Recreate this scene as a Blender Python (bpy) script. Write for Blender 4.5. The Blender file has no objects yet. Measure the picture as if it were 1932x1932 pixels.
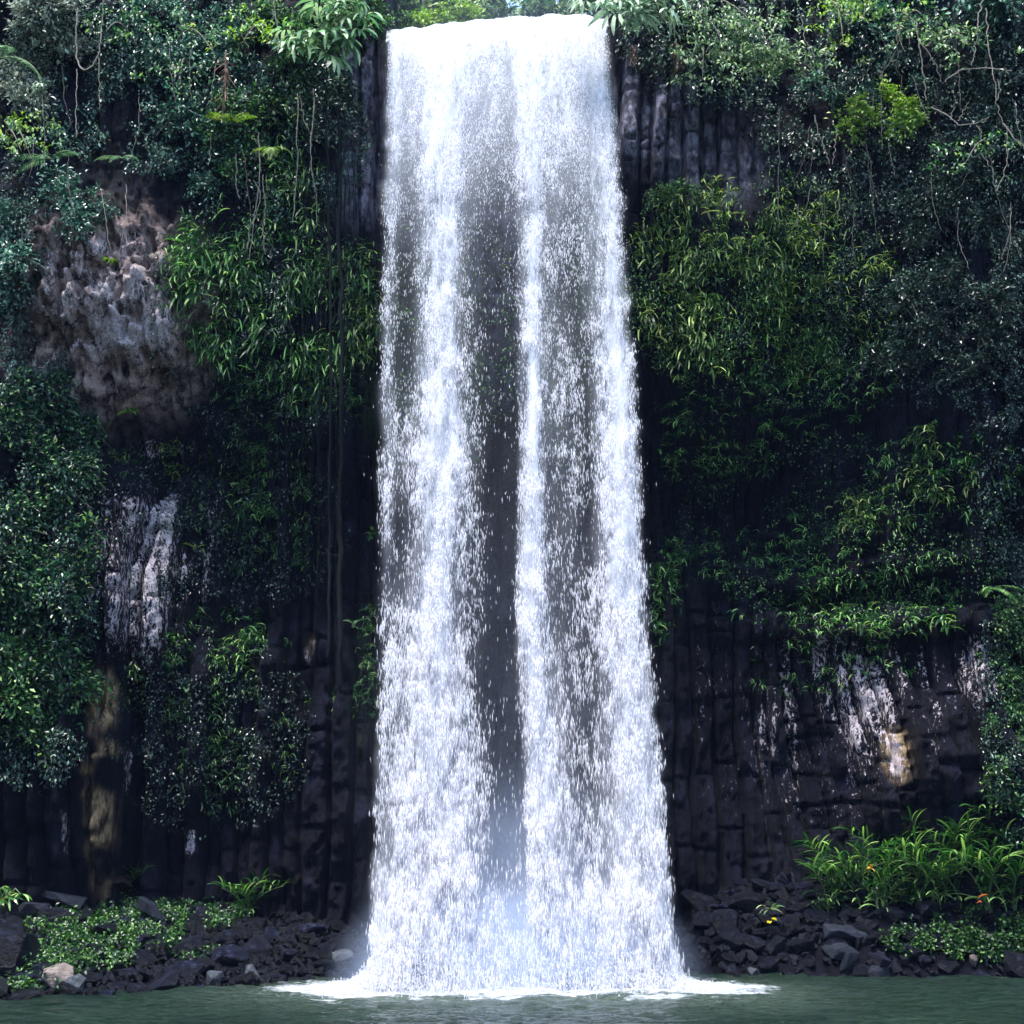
import bpy, bmesh, math, random
import numpy as np
from mathutils import Vector, Matrix, Euler

R = math.radians
random.seed(11)
rng = np.random.default_rng(11)
S = bpy.context.scene
C = S.collection

# ------------------------------------------------------------------ camera
EYE = 2.5
PITCH = 13.3
FOV = 40.0
cam = bpy.data.cameras.new('camera')
cam.sensor_width = 36; cam.sensor_height = 36; cam.sensor_fit = 'HORIZONTAL'
cam.angle = R(FOV)
cam.clip_end = 1000
camo = bpy.data.objects.new('camera', cam); C.objects.link(camo)
camo.location = (0, 0, EYE); camo.rotation_euler = (R(90 + PITCH), 0, 0)
S.camera = camo

# ------------------------------------------------------------------ sky, sun, exposure
SUN_EL, SUN_AZ = 71.0, 205.0
w = bpy.data.worlds.new('World'); S.world = w; w.use_nodes = True
nt = w.node_tree; nt.nodes.clear()
sky = nt.nodes.new('ShaderNodeTexSky'); sky.sky_type = 'NISHITA'; sky.sun_disc = False
sky.sun_elevation = R(SUN_EL); sky.sun_rotation = R(SUN_AZ)
sky.air_density = 1.4; sky.dust_density = .6; sky.ozone_density = 2.5
bgn = nt.nodes.new('ShaderNodeBackground'); bgn.inputs[1].default_value = 0.15
outn = nt.nodes.new('ShaderNodeOutputWorld')
nt.links.new(sky.outputs[0], bgn.inputs[0]); nt.links.new(bgn.outputs[0], outn.inputs[0])
sl = bpy.data.lights.new('sun', 'SUN'); sl.energy = 3.0; sl.angle = R(14); sl.color = (1.0, .97, .92)
so = bpy.data.objects.new('sun', sl); C.objects.link(so)
a_, e_ = R(SUN_AZ), R(SUN_EL)
sd = Vector((math.sin(a_) * math.cos(e_), math.cos(a_) * math.cos(e_), math.sin(e_)))
so.rotation_euler = sd.to_track_quat('Z', 'Y').to_euler(); so.location = (0, -5, 45)
S.view_settings.view_transform = 'Standard'
try: S.view_settings.look = 'None'
except Exception: pass
S.view_settings.gamma = 1.0
S.view_settings.exposure = 1.85
S.render.engine = 'CYCLES'
S.cycles.use_denoising = True
S.cycles.max_bounces = 6; S.cycles.diffuse_bounces = 3; S.cycles.glossy_bounces = 2
S.cycles.transmission_bounces = 3; S.cycles.transparent_max_bounces = 20; S.cycles.volume_bounces = 1
S.cycles.volume_step_rate = 2.0
S.cycles.use_adaptive_sampling = False

# ------------------------------------------------------------------ helpers
F = 0.5 / math.tan(R(FOV / 2))
CP, SP = math.cos(R(PITCH)), math.sin(R(PITCH))
U0 = 1932.0                         # the photograph was measured on a 1932 grid

def ray(u, v):
    cx = np.asarray(u, float) / U0 - .5; cz = .5 - np.asarray(v, float) / U0
    return cx, F * CP - cz * SP, F * SP + cz * CP

def at(u, v, Y):
    """world x, z of photo point u, v on the plane at distance Y"""
    a, b, c = ray(u, v); k = Y / b
    return a * k, EYE + c * k

def uv_of(x, Y, z):
    dz = z - EYE
    d = Y * CP + dz * SP; h = -Y * SP + dz * CP
    return (x / d * F + .5) * U0, (.5 - h / d * F) * U0

_tab = np.random.default_rng(5).random((16, 256, 256))
def vn(x, y, s=0):
    t = _tab[s % 16]
    x = np.asarray(x, float) + s * 7.31; y = np.asarray(y, float) + s * 3.17
    xi = np.floor(x).astype(int); yi = np.floor(y).astype(int); fx = x - xi; fy = y - yi
    fx = fx * fx * (3 - 2 * fx); fy = fy * fy * (3 - 2 * fy)
    x0 = xi & 255; x1 = (xi + 1) & 255; y0 = yi & 255; y1 = (yi + 1) & 255
    return (t[x0, y0] * (1 - fx) + t[x1, y0] * fx) * (1 - fy) + (t[x0, y1] * (1 - fx) + t[x1, y1] * fx) * fy
def fbm(x, y, s=0, o=4):
    a, r, n = 1.0, 0, 0
    for k in range(o):
        r = r + a * vn(x * 2 ** k, y * 2 ** k, s + k); n += a; a *= .5
    return r / n
def sst(a, b, x):
    t = np.clip((x - a) / (b - a), 0, 1); return t * t * (3 - 2 * t)

def mesh_np(name, V, Fc, mat=None, smooth=False, attrs=None):
    """V (n,3); Fc (m,3 or 4)"""
    V = np.asarray(V, np.float32); Fc = np.asarray(Fc, np.int32)
    me = bpy.data.meshes.new(name)
    n, m, k = len(V), len(Fc), Fc.shape[1]
    me.vertices.add(n); me.vertices.foreach_set('co', V.ravel())
    me.loops.add(m * k); me.loops.foreach_set('vertex_index', Fc.ravel())
    me.polygons.add(m)
    me.polygons.foreach_set('loop_start', np.arange(0, m * k, k, dtype=np.int32))
    me.polygons.foreach_set('loop_total', np.full(m, k, dtype=np.int32))
    me.polygons.foreach_set('use_smooth', np.full(m, smooth, dtype=bool))
    me.update(calc_edges=True)
    for an, arr in (attrs or {}).items():
        A = me.attributes.new(an, 'FLOAT_COLOR', 'POINT')
        A.data.foreach_set('color', np.asarray(arr, np.float32).ravel())
    if mat: me.materials.append(mat)
    return me

def link(me, name, parent=None, loc=(0, 0, 0)):
    o = bpy.data.objects.new(name, me); C.objects.link(o); o.location = loc
    if parent is not None: o.parent = parent
    return o
def tag(o, label=None, cat=None, group=None, kind=None):
    if label: o['label'] = label
    if cat: o['category'] = cat
    if group: o['group'] = group
    if kind: o['kind'] = kind
    return o
def empty(name, loc=(0, 0, 0)):
    return link(None, name, None, loc)

# ------------------------------------------------------------------ materials
def nmat(name):
    m = bpy.data.materials.new(name); m.use_nodes = True
    t = m.node_tree; t.nodes.clear()
    o = t.nodes.new('ShaderNodeOutputMaterial')
    return m, t, o
def N(t, ty, **kw):
    n = t.nodes.new(ty)
    for k, v in kw.items():
        if k.startswith('i_'): n.inputs[int(k[2:])].default_value = v
        else: setattr(n, k, v)
    return n
def noise(t, scale, detail=4, rough=.6, vec=None, dist=0):
    n = N(t, 'ShaderNodeTexNoise'); n.inputs['Scale'].default_value = scale; n.inputs['Detail'].default_value = detail
    n.inputs['Roughness'].default_value = rough; n.inputs['Distortion'].default_value = dist
    if vec is not None: t.links.new(vec, n.inputs['Vector'])
    return n.outputs['Fac']
def ramp(t, fac, stops):
    r = N(t, 'ShaderNodeValToRGB'); cr = r.color_ramp
    while len(cr.elements) > 1: cr.elements.remove(cr.elements[-1])
    cr.elements[0].position = stops[0][0]; cr.elements[0].color = (*stops[0][1], 1)
    for p, c in stops[1:]:
        e = cr.elements.new(p); e.color = (*c, 1)
    t.links.new(fac, r.inputs[0]); return r.outputs[0]
def mixc(t, fac, a, b, mode='MIX'):
    n = N(t, 'ShaderNodeMix', data_type='RGBA', blend_type=mode)
    for sock, val in ((n.inputs[0], fac), (n.inputs[6], a), (n.inputs[7], b)):
        if hasattr(val, 'links'): t.links.new(val, sock)
        elif isinstance(val, (int, float)): sock.default_value = val
        else: sock.default_value = (*val, 1)
    return n.outputs[2]
def mth(t, op, a, b=0.0, clamp=False):
    n = N(t, 'ShaderNodeMath', operation=op); n.use_clamp = clamp
    for i, val in enumerate((a, b)):
        if hasattr(val, 'links'): t.links.new(val, n.inputs[i])
        else: n.inputs[i].default_value = val
    return n.outputs[0]

def leaf_mat(name, c1, c2, c3=None, gloss=.35, trans=.35, rough=.38):
    """c1..c2 vary leaf by leaf, plant by plant"""
    m, t, o = nmat(name)
    g = N(t, 'ShaderNodeNewGeometry'); oi = N(t, 'ShaderNodeObjectInfo')
    dk = tuple(q * .45 for q in c1)
    st = [(0, dk), (.48, c1), (.80, c2)]
    if c3: st.append((.96, c3))  # dark and bright stops paint shade and highlights onto single leaves
    col = ramp(t, g.outputs['Random Per Island'], st)
    k = mth(t, 'MULTIPLY_ADD', oi.outputs['Random'], .5); k.node.inputs[2].default_value = .75
    cc = mixc(t, 1.0, col, k, 'MULTIPLY')
    d = N(t, 'ShaderNodeBsdfPrincipled'); d.inputs['Roughness'].default_value = rough
    d.inputs['Specular IOR Level'].default_value = gloss
    t.links.new(cc, d.inputs['Base Color'])
    tr = N(t, 'ShaderNodeBsdfTranslucent')
    hs = N(t, 'ShaderNodeHueSaturation'); hs.inputs['Saturation'].default_value = 1.15; hs.inputs['Value'].default_value = 1.3
    t.links.new(cc, hs.inputs['Color']); t.links.new(hs.outputs[0], tr.inputs[0])
    mx = N(t, 'ShaderNodeMixShader'); mx.inputs[0].default_value = trans
    t.links.new(d.outputs[0], mx.inputs[1]); t.links.new(tr.outputs[0], mx.inputs[2])
    t.links.new(mx.outputs[0], o.inputs[0])
    return m
def plain_mat(name, c1, c2, scale=6, rough=.7, bump=.3, spec=.4, obj=True):
    m, t, o = nmat(name)
    tc = N(t, 'ShaderNodeTexCoord')
    f = noise(t, scale, 5, .65, tc.outputs['Object'])
    col = ramp(t, f, [(.3, c1), (.7, c2)])
    d = N(t, 'ShaderNodeBsdfPrincipled'); d.inputs['Roughness'].default_value = rough
    d.inputs['Specular IOR Level'].default_value = spec
    t.links.new(col, d.inputs['Base Color'])
    b = N(t, 'ShaderNodeBump'); b.inputs['Strength'].default_value = bump; b.inputs['Distance'].default_value = .05
    t.links.new(noise(t, scale * 2.5, 6, .7, tc.outputs['Object']), b.inputs['Height'])
    t.links.new(b.outputs[0], d.inputs['Normal'])
    t.links.new(d.outputs[0], o.inputs[0])
    return m

M = {}
M['fern'] = leaf_mat('strap_fern_green', (.025, .10, .022), (.17, .38, .09), (.42, .58, .20))
M['fern_yellow'] = leaf_mat('strap_fern_yellow', (.035, .09, .015), (.27, .40, .08), (.56, .62, .22))
M['leaf_dark'] = leaf_mat('leaf_dark', (.004, .016, .010), (.024, .062, .038), (.24, .33, .24), gloss=.6, rough=.3)
M['leaf_teal'] = leaf_mat('leaf_teal', (.012, .05, .034), (.080, .20, .13), (.34, .50, .38), gloss=.6, rough=.3)  # brightened to paint in the stronger light on the upper cliff
M['leaf_green'] = leaf_mat('leaf_green', (.012, .050, .016), (.075, .20, .05), (.30, .44, .14), gloss=.5)
M['leaf_thicket'] = leaf_mat('leaf_thicket', (.006, .030, .016), (.035, .11, .05), (.26, .42, .15), gloss=.35)
M['leaf_pale'] = leaf_mat('leaf_pale', (.06, .13, .05), (.22, .33, .14), (.42, .50, .26), gloss=.5)
M['leaf_grey'] = leaf_mat('leaf_grey', (.10, .13, .10), (.30, .36, .28), (.56, .60, .50), gloss=.4)
M['leaf_lime'] = leaf_mat('leaf_lime', (.12, .24, .03), (.24, .38, .06), (.42, .50, .15), gloss=.3)
M['leaf_huge'] = leaf_mat('leaf_huge', (.08, .19, .08), (.16, .30, .13), (.30, .42, .22), gloss=.6)
M['leaf_mint'] = leaf_mat('leaf_mint', (.34, .50, .34), (.42, .56, .38), (.5, .62, .45), gloss=.5)
M['ginger'] = leaf_mat('ginger_leaf', (.02, .08, .015), (.11, .25, .05), (.34, .50, .16), gloss=.6, rough=.3)
M['cover'] = leaf_mat('ground_cover_leaf', (.010, .045, .010), (.035, .11, .018), (.14, .27, .06), gloss=.5)
M['dead'] = leaf_mat('dead_leaf', (.20, .13, .10), (.36, .25, .20), gloss=.1)
M['orange'] = leaf_mat('orange_leaf', (.45, .22, .04), (.7, .36, .10), gloss=.2)
M['yellow'] = leaf_mat('yellow_leaf', (.6, .5, .06), (.7, .6, .1), gloss=.2)
M['white_leaf'] = leaf_mat('white_leaf', (.62, .6, .42), (.75, .72, .6), gloss=.2)
M['red_leaf'] = leaf_mat('red_leaf', (.42, .10, .04), (.55, .2, .1), gloss=.2)
M['liana'] = plain_mat('liana_bark', (.08, .065, .055), (.26, .22, .185), 9, .8)
M['liana_dark'] = plain_mat('dark_root_bark', (.002, .003, .0035), (.008, .010, .011), 7, .9, .3, .08)
M['bark'] = plain_mat('tree_bark', (.08, .06, .05), (.2, .17, .14), 5, .8)
M['stem'] = plain_mat('green_stem', (.06, .11, .03), (.12, .18, .06), 8, .6)
M['twig'] = plain_mat('twig', (.05, .04, .03), (.11, .09, .07), 8, .7)

# cliff rock: attribute masks 'm1' = (lichen, ochre, red), 'm2' = (moss, pale wet rock, -)
def rock_mat():
    m, t, o = nmat('basalt_cliff')
    tc = N(t, 'ShaderNodeTexCoord'); P = tc.outputs['Object']
    mp = N(t, 'ShaderNodeMapping'); mp.inputs['Scale'].default_value = (1, 1, .45); t.links.new(P, mp.inputs[0]); PV = mp.outputs[0]
    a1 = N(t, 'ShaderNodeAttribute', attribute_name='m1'); a2 = N(t, 'ShaderNodeAttribute', attribute_name='m2')
    s1 = N(t, 'ShaderNodeSeparateColor'); s2 = N(t, 'ShaderNodeSeparateColor')
    t.links.new(a1.outputs['Color'], s1.inputs[0]); t.links.new(a2.outputs['Color'], s2.inputs[0])
    base = ramp(t, noise(t, 1.6, 8, .65, PV), [(.3, (.0010, .0012, .0036)), (.5, (.0026, .0028, .0075)), (.70, (.013, .014, .030))])  # lighter bluish stop paints sparse glints onto the dark rock
    fine = noise(t, 14, 5, .7, PV)
    pale = ramp(t, noise(t, 5, 8, .7, PV), [(.38, (.012, .012, .022)), (.48, (.09, .09, .13)), (.60, (.30, .29, .40))])
    base = mixc(t, s2.outputs[1], base, pale)
    red = ramp(t, noise(t, 3.5, 8, .7, P), [(.38, (.008, .006, .007)), (.46, (.17, .115, .11)), (.58, (.48, .35, .32))])
    base = mixc(t, s1.outputs[2], base, red)
    och = ramp(t, noise(t, 5, 8, .7, PV), [(.38, (.03, .02, .015)), (.48, (.22, .14, .08)), (.58, (.55, .38, .20))])
    base = mixc(t, s1.outputs[1], base, och)
    # lichen: speckles whose coverage follows the mask
    mv = N(t, 'ShaderNodeMapping'); mv.inputs['Scale'].default_value = (1, 1, .22); t.links.new(P, mv.inputs[0])
    fz = mth(t, 'ADD', mth(t, 'MULTIPLY', noise(t, 14, 5, .8, PV), 1.5), mth(t, 'MULTIPLY', noise(t, 3.2, 4, .65, mv.outputs[0]), .50))
    x = mth(t, 'ADD', fz, mth(t, 'MULTIPLY', s1.outputs[0], .36))
    lic = mth(t, 'MULTIPLY', mth(t, 'SUBTRACT', x, 1.27), 14, clamp=True)
    lic = mth(t, 'MULTIPLY', lic, mth(t, 'MULTIPLY', s1.outputs[0], 4, clamp=True), clamp=True)
    lcol = ramp(t, noise(t, 20, 4, .6, P), [(.3, (.30, .23, .25)), (.62, (.78, .68, .72))])
    base = mixc(t, lic, base, lcol)
    mossf = mth(t, 'MULTIPLY', mth(t, 'SUBTRACT', mth(t, 'ADD', noise(t, 4, 6, .7, P), mth(t, 'MULTIPLY', s2.outputs[0], .5)), .72), 6, clamp=True)
    mcol = ramp(t, fine, [(.3, (.006, .014, .006)), (.7, (.03, .055, .02))])
    base = mixc(t, mossf, base, mcol)
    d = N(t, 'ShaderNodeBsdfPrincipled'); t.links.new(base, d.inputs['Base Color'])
    rr = mth(t, 'MULTIPLY_ADD', fine, .5); rr.node.inputs[2].default_value = .28
    t.links.new(rr, d.inputs['Roughness']); d.inputs['Specular IOR Level'].default_value = .13
    b = N(t, 'ShaderNodeBump'); b.inputs['Strength'].default_value = 1.0; b.inputs['Distance'].default_value = .22
    t.links.new(noise(t, 7, 9, .72, PV), b.inputs['Height']); t.links.new(b.outputs[0], d.inputs['Normal'])
    t.links.new(d.outputs[0], o.inputs[0])
    return m
M['rock'] = rock_mat()

def boulder_mat():
    m, t, o = nmat('wet_boulder')
    tc = N(t, 'ShaderNodeTexCoord'); P = tc.outputs['Object']; oi = N(t, 'ShaderNodeObjectInfo')
    f = noise(t, 3.0, 8, .65, P)
    c = ramp(t, f, [(.36, (.0012, .0016, .0045)), (.55, (.0042, .0052, .012)), (.70, (.026, .032, .058))])
    g = ramp(t, oi.outputs['Random'], [(0, (.45, .45, .45)), (.7, (1.0, 1.0, 1.05)), (.92, (1.6, 1.6, 1.8)), (1, (3.2, 3.2, 3.6))])
    c = mixc(t, 1.0, c, g, 'MULTIPLY')
    d = N(t, 'ShaderNodeBsdfPrincipled'); t.links.new(c, d.inputs['Base Color'])
    rr = mth(t, 'MULTIPLY_ADD', noise(t, 9, 4, .6, P), .5); rr.node.inputs[2].default_value = .15
    t.links.new(rr, d.inputs['Roughness']); d.inputs['Specular IOR Level'].default_value = .2
    b = N(t, 'ShaderNodeBump'); b.inputs['Strength'].default_value = .9; b.inputs['Distance'].default_value = .16
    t.links.new(noise(t, 4, 9, .7, P), b.inputs['Height']); t.links.new(b.outputs[0], d.inputs['Normal'])
    t.links.new(d.outputs[0], o.inputs[0])
    return m
M['boulder'] = boulder_mat()
M['boulder_pale'] = plain_mat('pale_boulder', (.07, .055, .05), (.27, .215, .19), 2.5, .7, .9, .2)
M['boulder_grey'] = plain_mat('grey_boulder', (.010, .012, .016), (.085, .095, .11), 3.0, .6, .9, .2)
M['boulder_brown'] = plain_mat('brown_boulder', (.005, .0035, .0035), (.036, .021, .017), 2.5, .7, .9, .12)
M['boulder_slate'] = plain_mat('slate_boulder', (.004, .005, .008), (.020, .024, .038), 3.0, .6, .9, .15)
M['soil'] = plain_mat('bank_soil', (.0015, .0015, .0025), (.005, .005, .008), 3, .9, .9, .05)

def water_drop_mat():
    m, t, o = nmat('falling_water')
    d = N(t, 'ShaderNodeBsdfDiffuse'); d.inputs[0].default_value = (.80, .80, .86, 1)
    tr = N(t, 'ShaderNodeBsdfTranslucent'); tr.inputs[0].default_value = (.80, .81, .88, 1)
    mx = N(t, 'ShaderNodeMixShader'); mx.inputs[0].default_value = .5
    t.links.new(d.outputs[0], mx.inputs[1]); t.links.new(tr.outputs[0], mx.inputs[2])
    tp = N(t, 'ShaderNodeBsdfTransparent'); m2 = N(t, 'ShaderNodeMixShader'); m2.inputs[0].default_value = .42
    t.links.new(mx.outputs[0], m2.inputs[1]); t.links.new(tp.outputs[0], m2.inputs[2])
    t.links.new(m2.outputs[0], o.inputs[0])
    return m
M['drop'] = water_drop_mat()

def pool_mat():
    m, t, o = nmat('pool_water')
    tc = N(t, 'ShaderNodeTexCoord'); P = tc.outputs['Object']
    a = N(t, 'ShaderNodeAttribute', attribute_name='foam'); s = N(t, 'ShaderNodeSeparateColor'); t.links.new(a.outputs['Color'], s.inputs[0])
    mp = N(t, 'ShaderNodeMapping'); mp.inputs['Scale'].default_value = (1, 2.4, 1); t.links.new(P, mp.inputs[0])
    f = noise(t, 5, 7, .7, mp.outputs[0])
    k = mth(t, 'MULTIPLY', mth(t, 'SUBTRACT', mth(t, 'ADD', mth(t, 'MULTIPLY', f, 1.6), s.outputs[0]), 1.28), 2.6, clamp=True)
    wcol = ramp(t, noise(t, .6, 3, .5, P), [(.3, (.010, .026, .015)), (.7, (.020, .044, .026))])
    wcol = mixc(t, mth(t, 'MULTIPLY', s.outputs[1], 1.0, clamp=True), wcol, (.17, .22, .17))
    col = mixc(t, k, wcol, (.85, .88, .92))
    d = N(t, 'ShaderNodeBsdfPrincipled'); t.links.new(col, d.inputs['Base Color'])
    d.inputs['IOR'].default_value = 1.33
    rr = mth(t, 'MULTIPLY_ADD', k, .6); rr.node.inputs[2].default_value = .08
    t.links.new(rr, d.inputs['Roughness']); d.inputs['Specular IOR Level'].default_value = .8
    b = N(t, 'ShaderNodeBump'); b.inputs['Strength'].default_value = 1.0; b.inputs['Distance'].default_value = .7
    t.links.new(noise(t, 4.5, 5, .6, mp.outputs[0], .5), b.inputs['Height']); t.links.new(b.outputs[0], d.inputs['Normal'])
    t.links.new(d.outputs[0], o.inputs[0])
    return m
M['pool'] = pool_mat()
M['forest'] = plain_mat('distant_forest', (.008, .016, .007), (.03, .05, .02), .6, .9, .5)

def haze():
    m, t, o = nmat('haze')
    pv = N(t, 'ShaderNodeVolumePrincipled'); pv.inputs['Color'].default_value = (.35, .5, 1.0, 1); pv.inputs['Density'].default_value = .00016
    t.links.new(pv.outputs[0], o.inputs['Volume'])
    bm = bmesh.new(); bmesh.ops.create_cube(bm, size=1); me = bpy.data.meshes.new('haze'); bm.to_mesh(me); bm.free(); me.materials.append(m)
    ob = link(me, 'haze', None, (0, 8, 16)); ob.scale = (230, 170, 40); tag(ob, 'thin bluish spray haze filling the gorge', None, None, 'stuff')
haze()
# ------------------------------------------------------------------ cliff
def XZ(u, v, Y=30.0):
    x, z = at(u, v, Y); return float(x), float(z)
COLW = np.cumsum(np.random.default_rng(3).uniform(.22, .52, 160)) - 27.0
COLO = np.random.default_rng(4).uniform(0, 1, 161)
def column_field(x, z):
    """vertical basalt columns: offset 0..1 and groove 0..1"""
    lean = np.where(x > 3, (6 - np.clip(z, 0, 6)) * .16 * sst(3, 8, x), 0)
    xx = x - lean + .30 * (fbm(x * .5, z * .22, 2, 3) - .5) * 2 + .05 * (fbm(x * 2, z * .8, 5, 2) - .5)
    k = np.clip(np.searchsorted(COLW, xx), 1, len(COLW) - 1)
    a, b = COLW[k - 1], COLW[k]; f = np.clip((xx - a) / (b - a), 0, 1)
    prof = np.minimum(1, (1 - np.abs(2 * f - 1)) * 2.6)
    seg = np.floor(z / (1.1 + COLO[k]) + COLO[k] * 9).astype(int)
    h = _tab[9, k & 255, seg & 255]
    zf = (z / (1.1 + COLO[k]) + COLO[k] * 9) % 1; prof = prof - .35 * sst(.035, .0, np.minimum(zf, 1 - zf))
    return COLO[k] * .40 + np.where(h > .6, h, .5) * .16 + prof * .27, prof

def bump(x, z, u, v, ru, rv, p=2.0):
    cx, cz = XZ(u, v); rx = ru * .0109; rz = rv * .0112
    return np.exp(-(np.abs((x - cx) / rx) ** p + np.abs((z - cz) / rz) ** p))

ZP = [-2, 0, 3, 6, 8.5, 9.6, 10.6, 12.0, 14, 17, 20, 21.5, 30]
YP = [31.2, 31.3, 31.5, 31.6, 31.6, 31.9, 31.5, 30.4, 29.8, 29.5, 29.2, 29.0, 29.0]
def depth(x, z, fine=True):
    x = np.asarray(x, float); z = np.asarray(z, float)
    zw = z + .9 * (fbm(x * .35, z * .1, 1, 2) - .5) * 2
    Y = np.interp(zw, ZP, YP)
    # the left flank curves forward, the right flank a little
    Y = Y - 4.2 * sst(-6.2, -11.5, x) * sst(13.5, 10.0, z) - 1.2 * sst(-7.0, -11.5, x) * sst(10, 14, z)
    Y = Y - 2.2 * sst(6.0, 11.5, x) - 1.0 * sst(8, 12, x) * sst(14, 18, z)
    def B(x, z, *a):
        return bump(x + .35 * (W1 - .5), z + .9 * (W2 - .5), *a)
    W1 = fbm(x * 1.1, z * 1.1, 5, 3); W2 = fbm(x * .55, z * .9, 7, 3)
    Y = Y - 1.9 * B(x, z, 215, 590, 165, 190, 3)                  # reddish outcrop
    Y = Y + 1.3 * B(x, z, 300, 850, 200, 55, 2)                   # hollow under it
    Y = Y - 1.3 * B(x, z, 255, 1080, 120, 170, 4)                 # lichen pillars
    Y = Y - .9 * B(x, z, 195, 1480, 45, 190, 4)                   # ochre pillar
    Y = Y - .8 * B(x, z, 400, 1350, 130, 160, 3)
    Y = Y + .8 * B(x, z, 120, 170, 140, 120, 2)
    Y = Y - .4 * B(x, z, 1330, 540, 190, 190, 2)                  # fern mound right
    Y = Y - .4 * B(x, z, 520, 560, 200, 180, 2)
    Y = Y + 1.6 * B(x, z, 1400, 900, 210, 120, 2)                 # black recess
    Y = Y - .9 * B(x, z, 1750, 940, 190, 130, 3)
    Y = Y - .6 * B(x, z, 1640, 1170, 260, 36, 4)                  # ledges
    Y = Y - .45 * B(x, z, 1600, 1075, 260, 26, 4)
    Y = Y + .5 * B(x, z, 1700, 1118, 200, 20, 2)
    Y = Y - .5 * B(x, z, 1740, 1400, 120, 140, 3)
    Y = Y + 1.1 * (fbm(x * .45, z * .45, 6, 4) - .5)
    if fine:
        cf, pr = column_field(x, z)
        wv = np.clip(sst(12.5, 9.5, z) + bump(x, z, 1250, 240, 110, 170, 4) + bump(x, z, 680, 250, 60, 200, 4) + .3, 0, 1)
        Y = Y - wv * (cf - .4) * 1.5
        Y = Y + .5 * (fbm(x * 1.6, z * 1.1, 8, 4) - .5)
        bed = np.abs(((z + .5 * fbm(x * .6, z * .1, 3, 2)) / 1.45) % 1 - .5)
        Y = Y + .16 * sst(.05, .0, bed) * sst(.5, .65, fbm(x * .8, z * .5, 12, 2)) * (1 - B(x, z, 215, 600, 220, 240, 4))
        Y = Y + .16 * (fbm(x * 7, z * 3.4, 2, 3) - .5) + .13 * (fbm(x * 11, z * 8, 9, 2) - .5)
        # rougher lumps on the outcrop
        ow = B(x, z, 215, 600, 190, 210, 4)
        Y = Y - ow * (.6 * (fbm(x * 3.4, z * 1.5, 10, 4) - .5) + .8 * (fbm(x * 7, z * 3.4, 13, 3) - .5) - .35 * sst(.52, .38, fbm(x * 4.5, z * 2.2, 2, 4)))
    return Y

def surf(u, v, off=0.0, fine=False):
    """point on the cliff seen at u, v"""
    u = np.asarray(u, float); v = np.asarray(v, float)
    Y = np.full(u.shape, 30.0)
    for _ in range(7):
        x, z = at(u, v, Y); Y = .4 * Y + .6 * (depth(x, z, fine) - off)
    x, z = at(u, v, Y)
    return x, Y, z

LIPX0, LIPX1 = XZ(733, 50, 28.8)[0], XZ(1146, 40, 28.8)[0]
def lip_z(x):
    u = np.clip(uv_of(x, 28.7, 21.0)[0], 700, 1180)
    v = np.interp(u, [735, 800, 850, 930, 1000, 1090, 1143], [58, 56, 47, 38, 32, 30, 38])
    return at(u, v, 28.7)[1] + .16 * (fbm(x * 2.3, x * 0, 6, 3) - .5)

xs = np.concatenate([np.arange(-24, -13, .2), np.arange(-13, 13, .04), np.arange(13, 24.2, .2)])
nz = 540; nb = 26
T = np.linspace(0, 1, nz)
notch = sst(LIPX0 - .35, LIPX0 + .05, xs) * sst(LIPX1 + .35, LIPX1 - .05, xs)
ztop = 25.5 + 1.5 * fbm(xs * .3, xs * 0, 4, 3)
ztop = ztop * (1 - notch) + (lip_z(xs) - .28) * notch
X2 = np.repeat(xs[:, None], nz, 1)
Z2 = -2 + (ztop[:, None] + 2) * T[None, :]
Y2 = depth(X2, Z2)
# back rows: the ground behind the rim
sb = (np.linspace(0, 1, nb + 1)[1:]) ** 1.8 * 45
XB = np.repeat(xs[:, None], nb, 1)
YB = Y2[:, -1][:, None] + sb[None, :]
ZB = Z2[:, -1][:, None] + .02 * sb[None, :] + .25 * (fbm(XB * .7, YB * .7, 7, 3) - .5) * (1 - notch[:, None])
Xc = np.concatenate([X2, XB], 1); Yc = np.concatenate([Y2, YB], 1); Zc = np.concatenate([Z2, ZB], 1)
nx, nr = Xc.shape
V = np.stack([Xc, Yc, Zc], -1).reshape(-1, 3)
I = np.arange(nx * nr).reshape(nx, nr)
Fq = np.stack([I[:-1, :-1], I[1:, :-1], I[1:, 1:], I[:-1, 1:]], -1).reshape(-1, 4)
uu, vv = uv_of(V[:, 0], V[:, 1], V[:, 2])
def el(cu, cv, ru, rv, p=2, soft=.35, j=30):
    uj = uu + j * 2 * (fbm(V[:, 0] * 1.3, V[:, 2] * 1.3, 3, 3) - .5); vj = vv + j * 2 * (fbm(V[:, 0] * 1.3, V[:, 2] * 1.3, 9, 3) - .5)
    r = (np.abs((uj - cu) / ru) ** p + np.abs((vj - cv) / rv) ** p) ** (1 / p)
    return sst(1 + soft, 1 - soft, r)
streak = fbm(V[:, 0] * 3.2, V[:, 2] * .35, 4, 3)
colk, colp = column_field(V[:, 0], V[:, 2])
ridge = sst(.45, .85, colp) * sst(.38, .55, fbm(V[:, 0] * 9, V[:, 2] * 1.1, 3, 3))
pits = sst(.36, .52, fbm(V[:, 0] * 4.5, V[:, 2] * 2.2, 2, 4))
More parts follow.
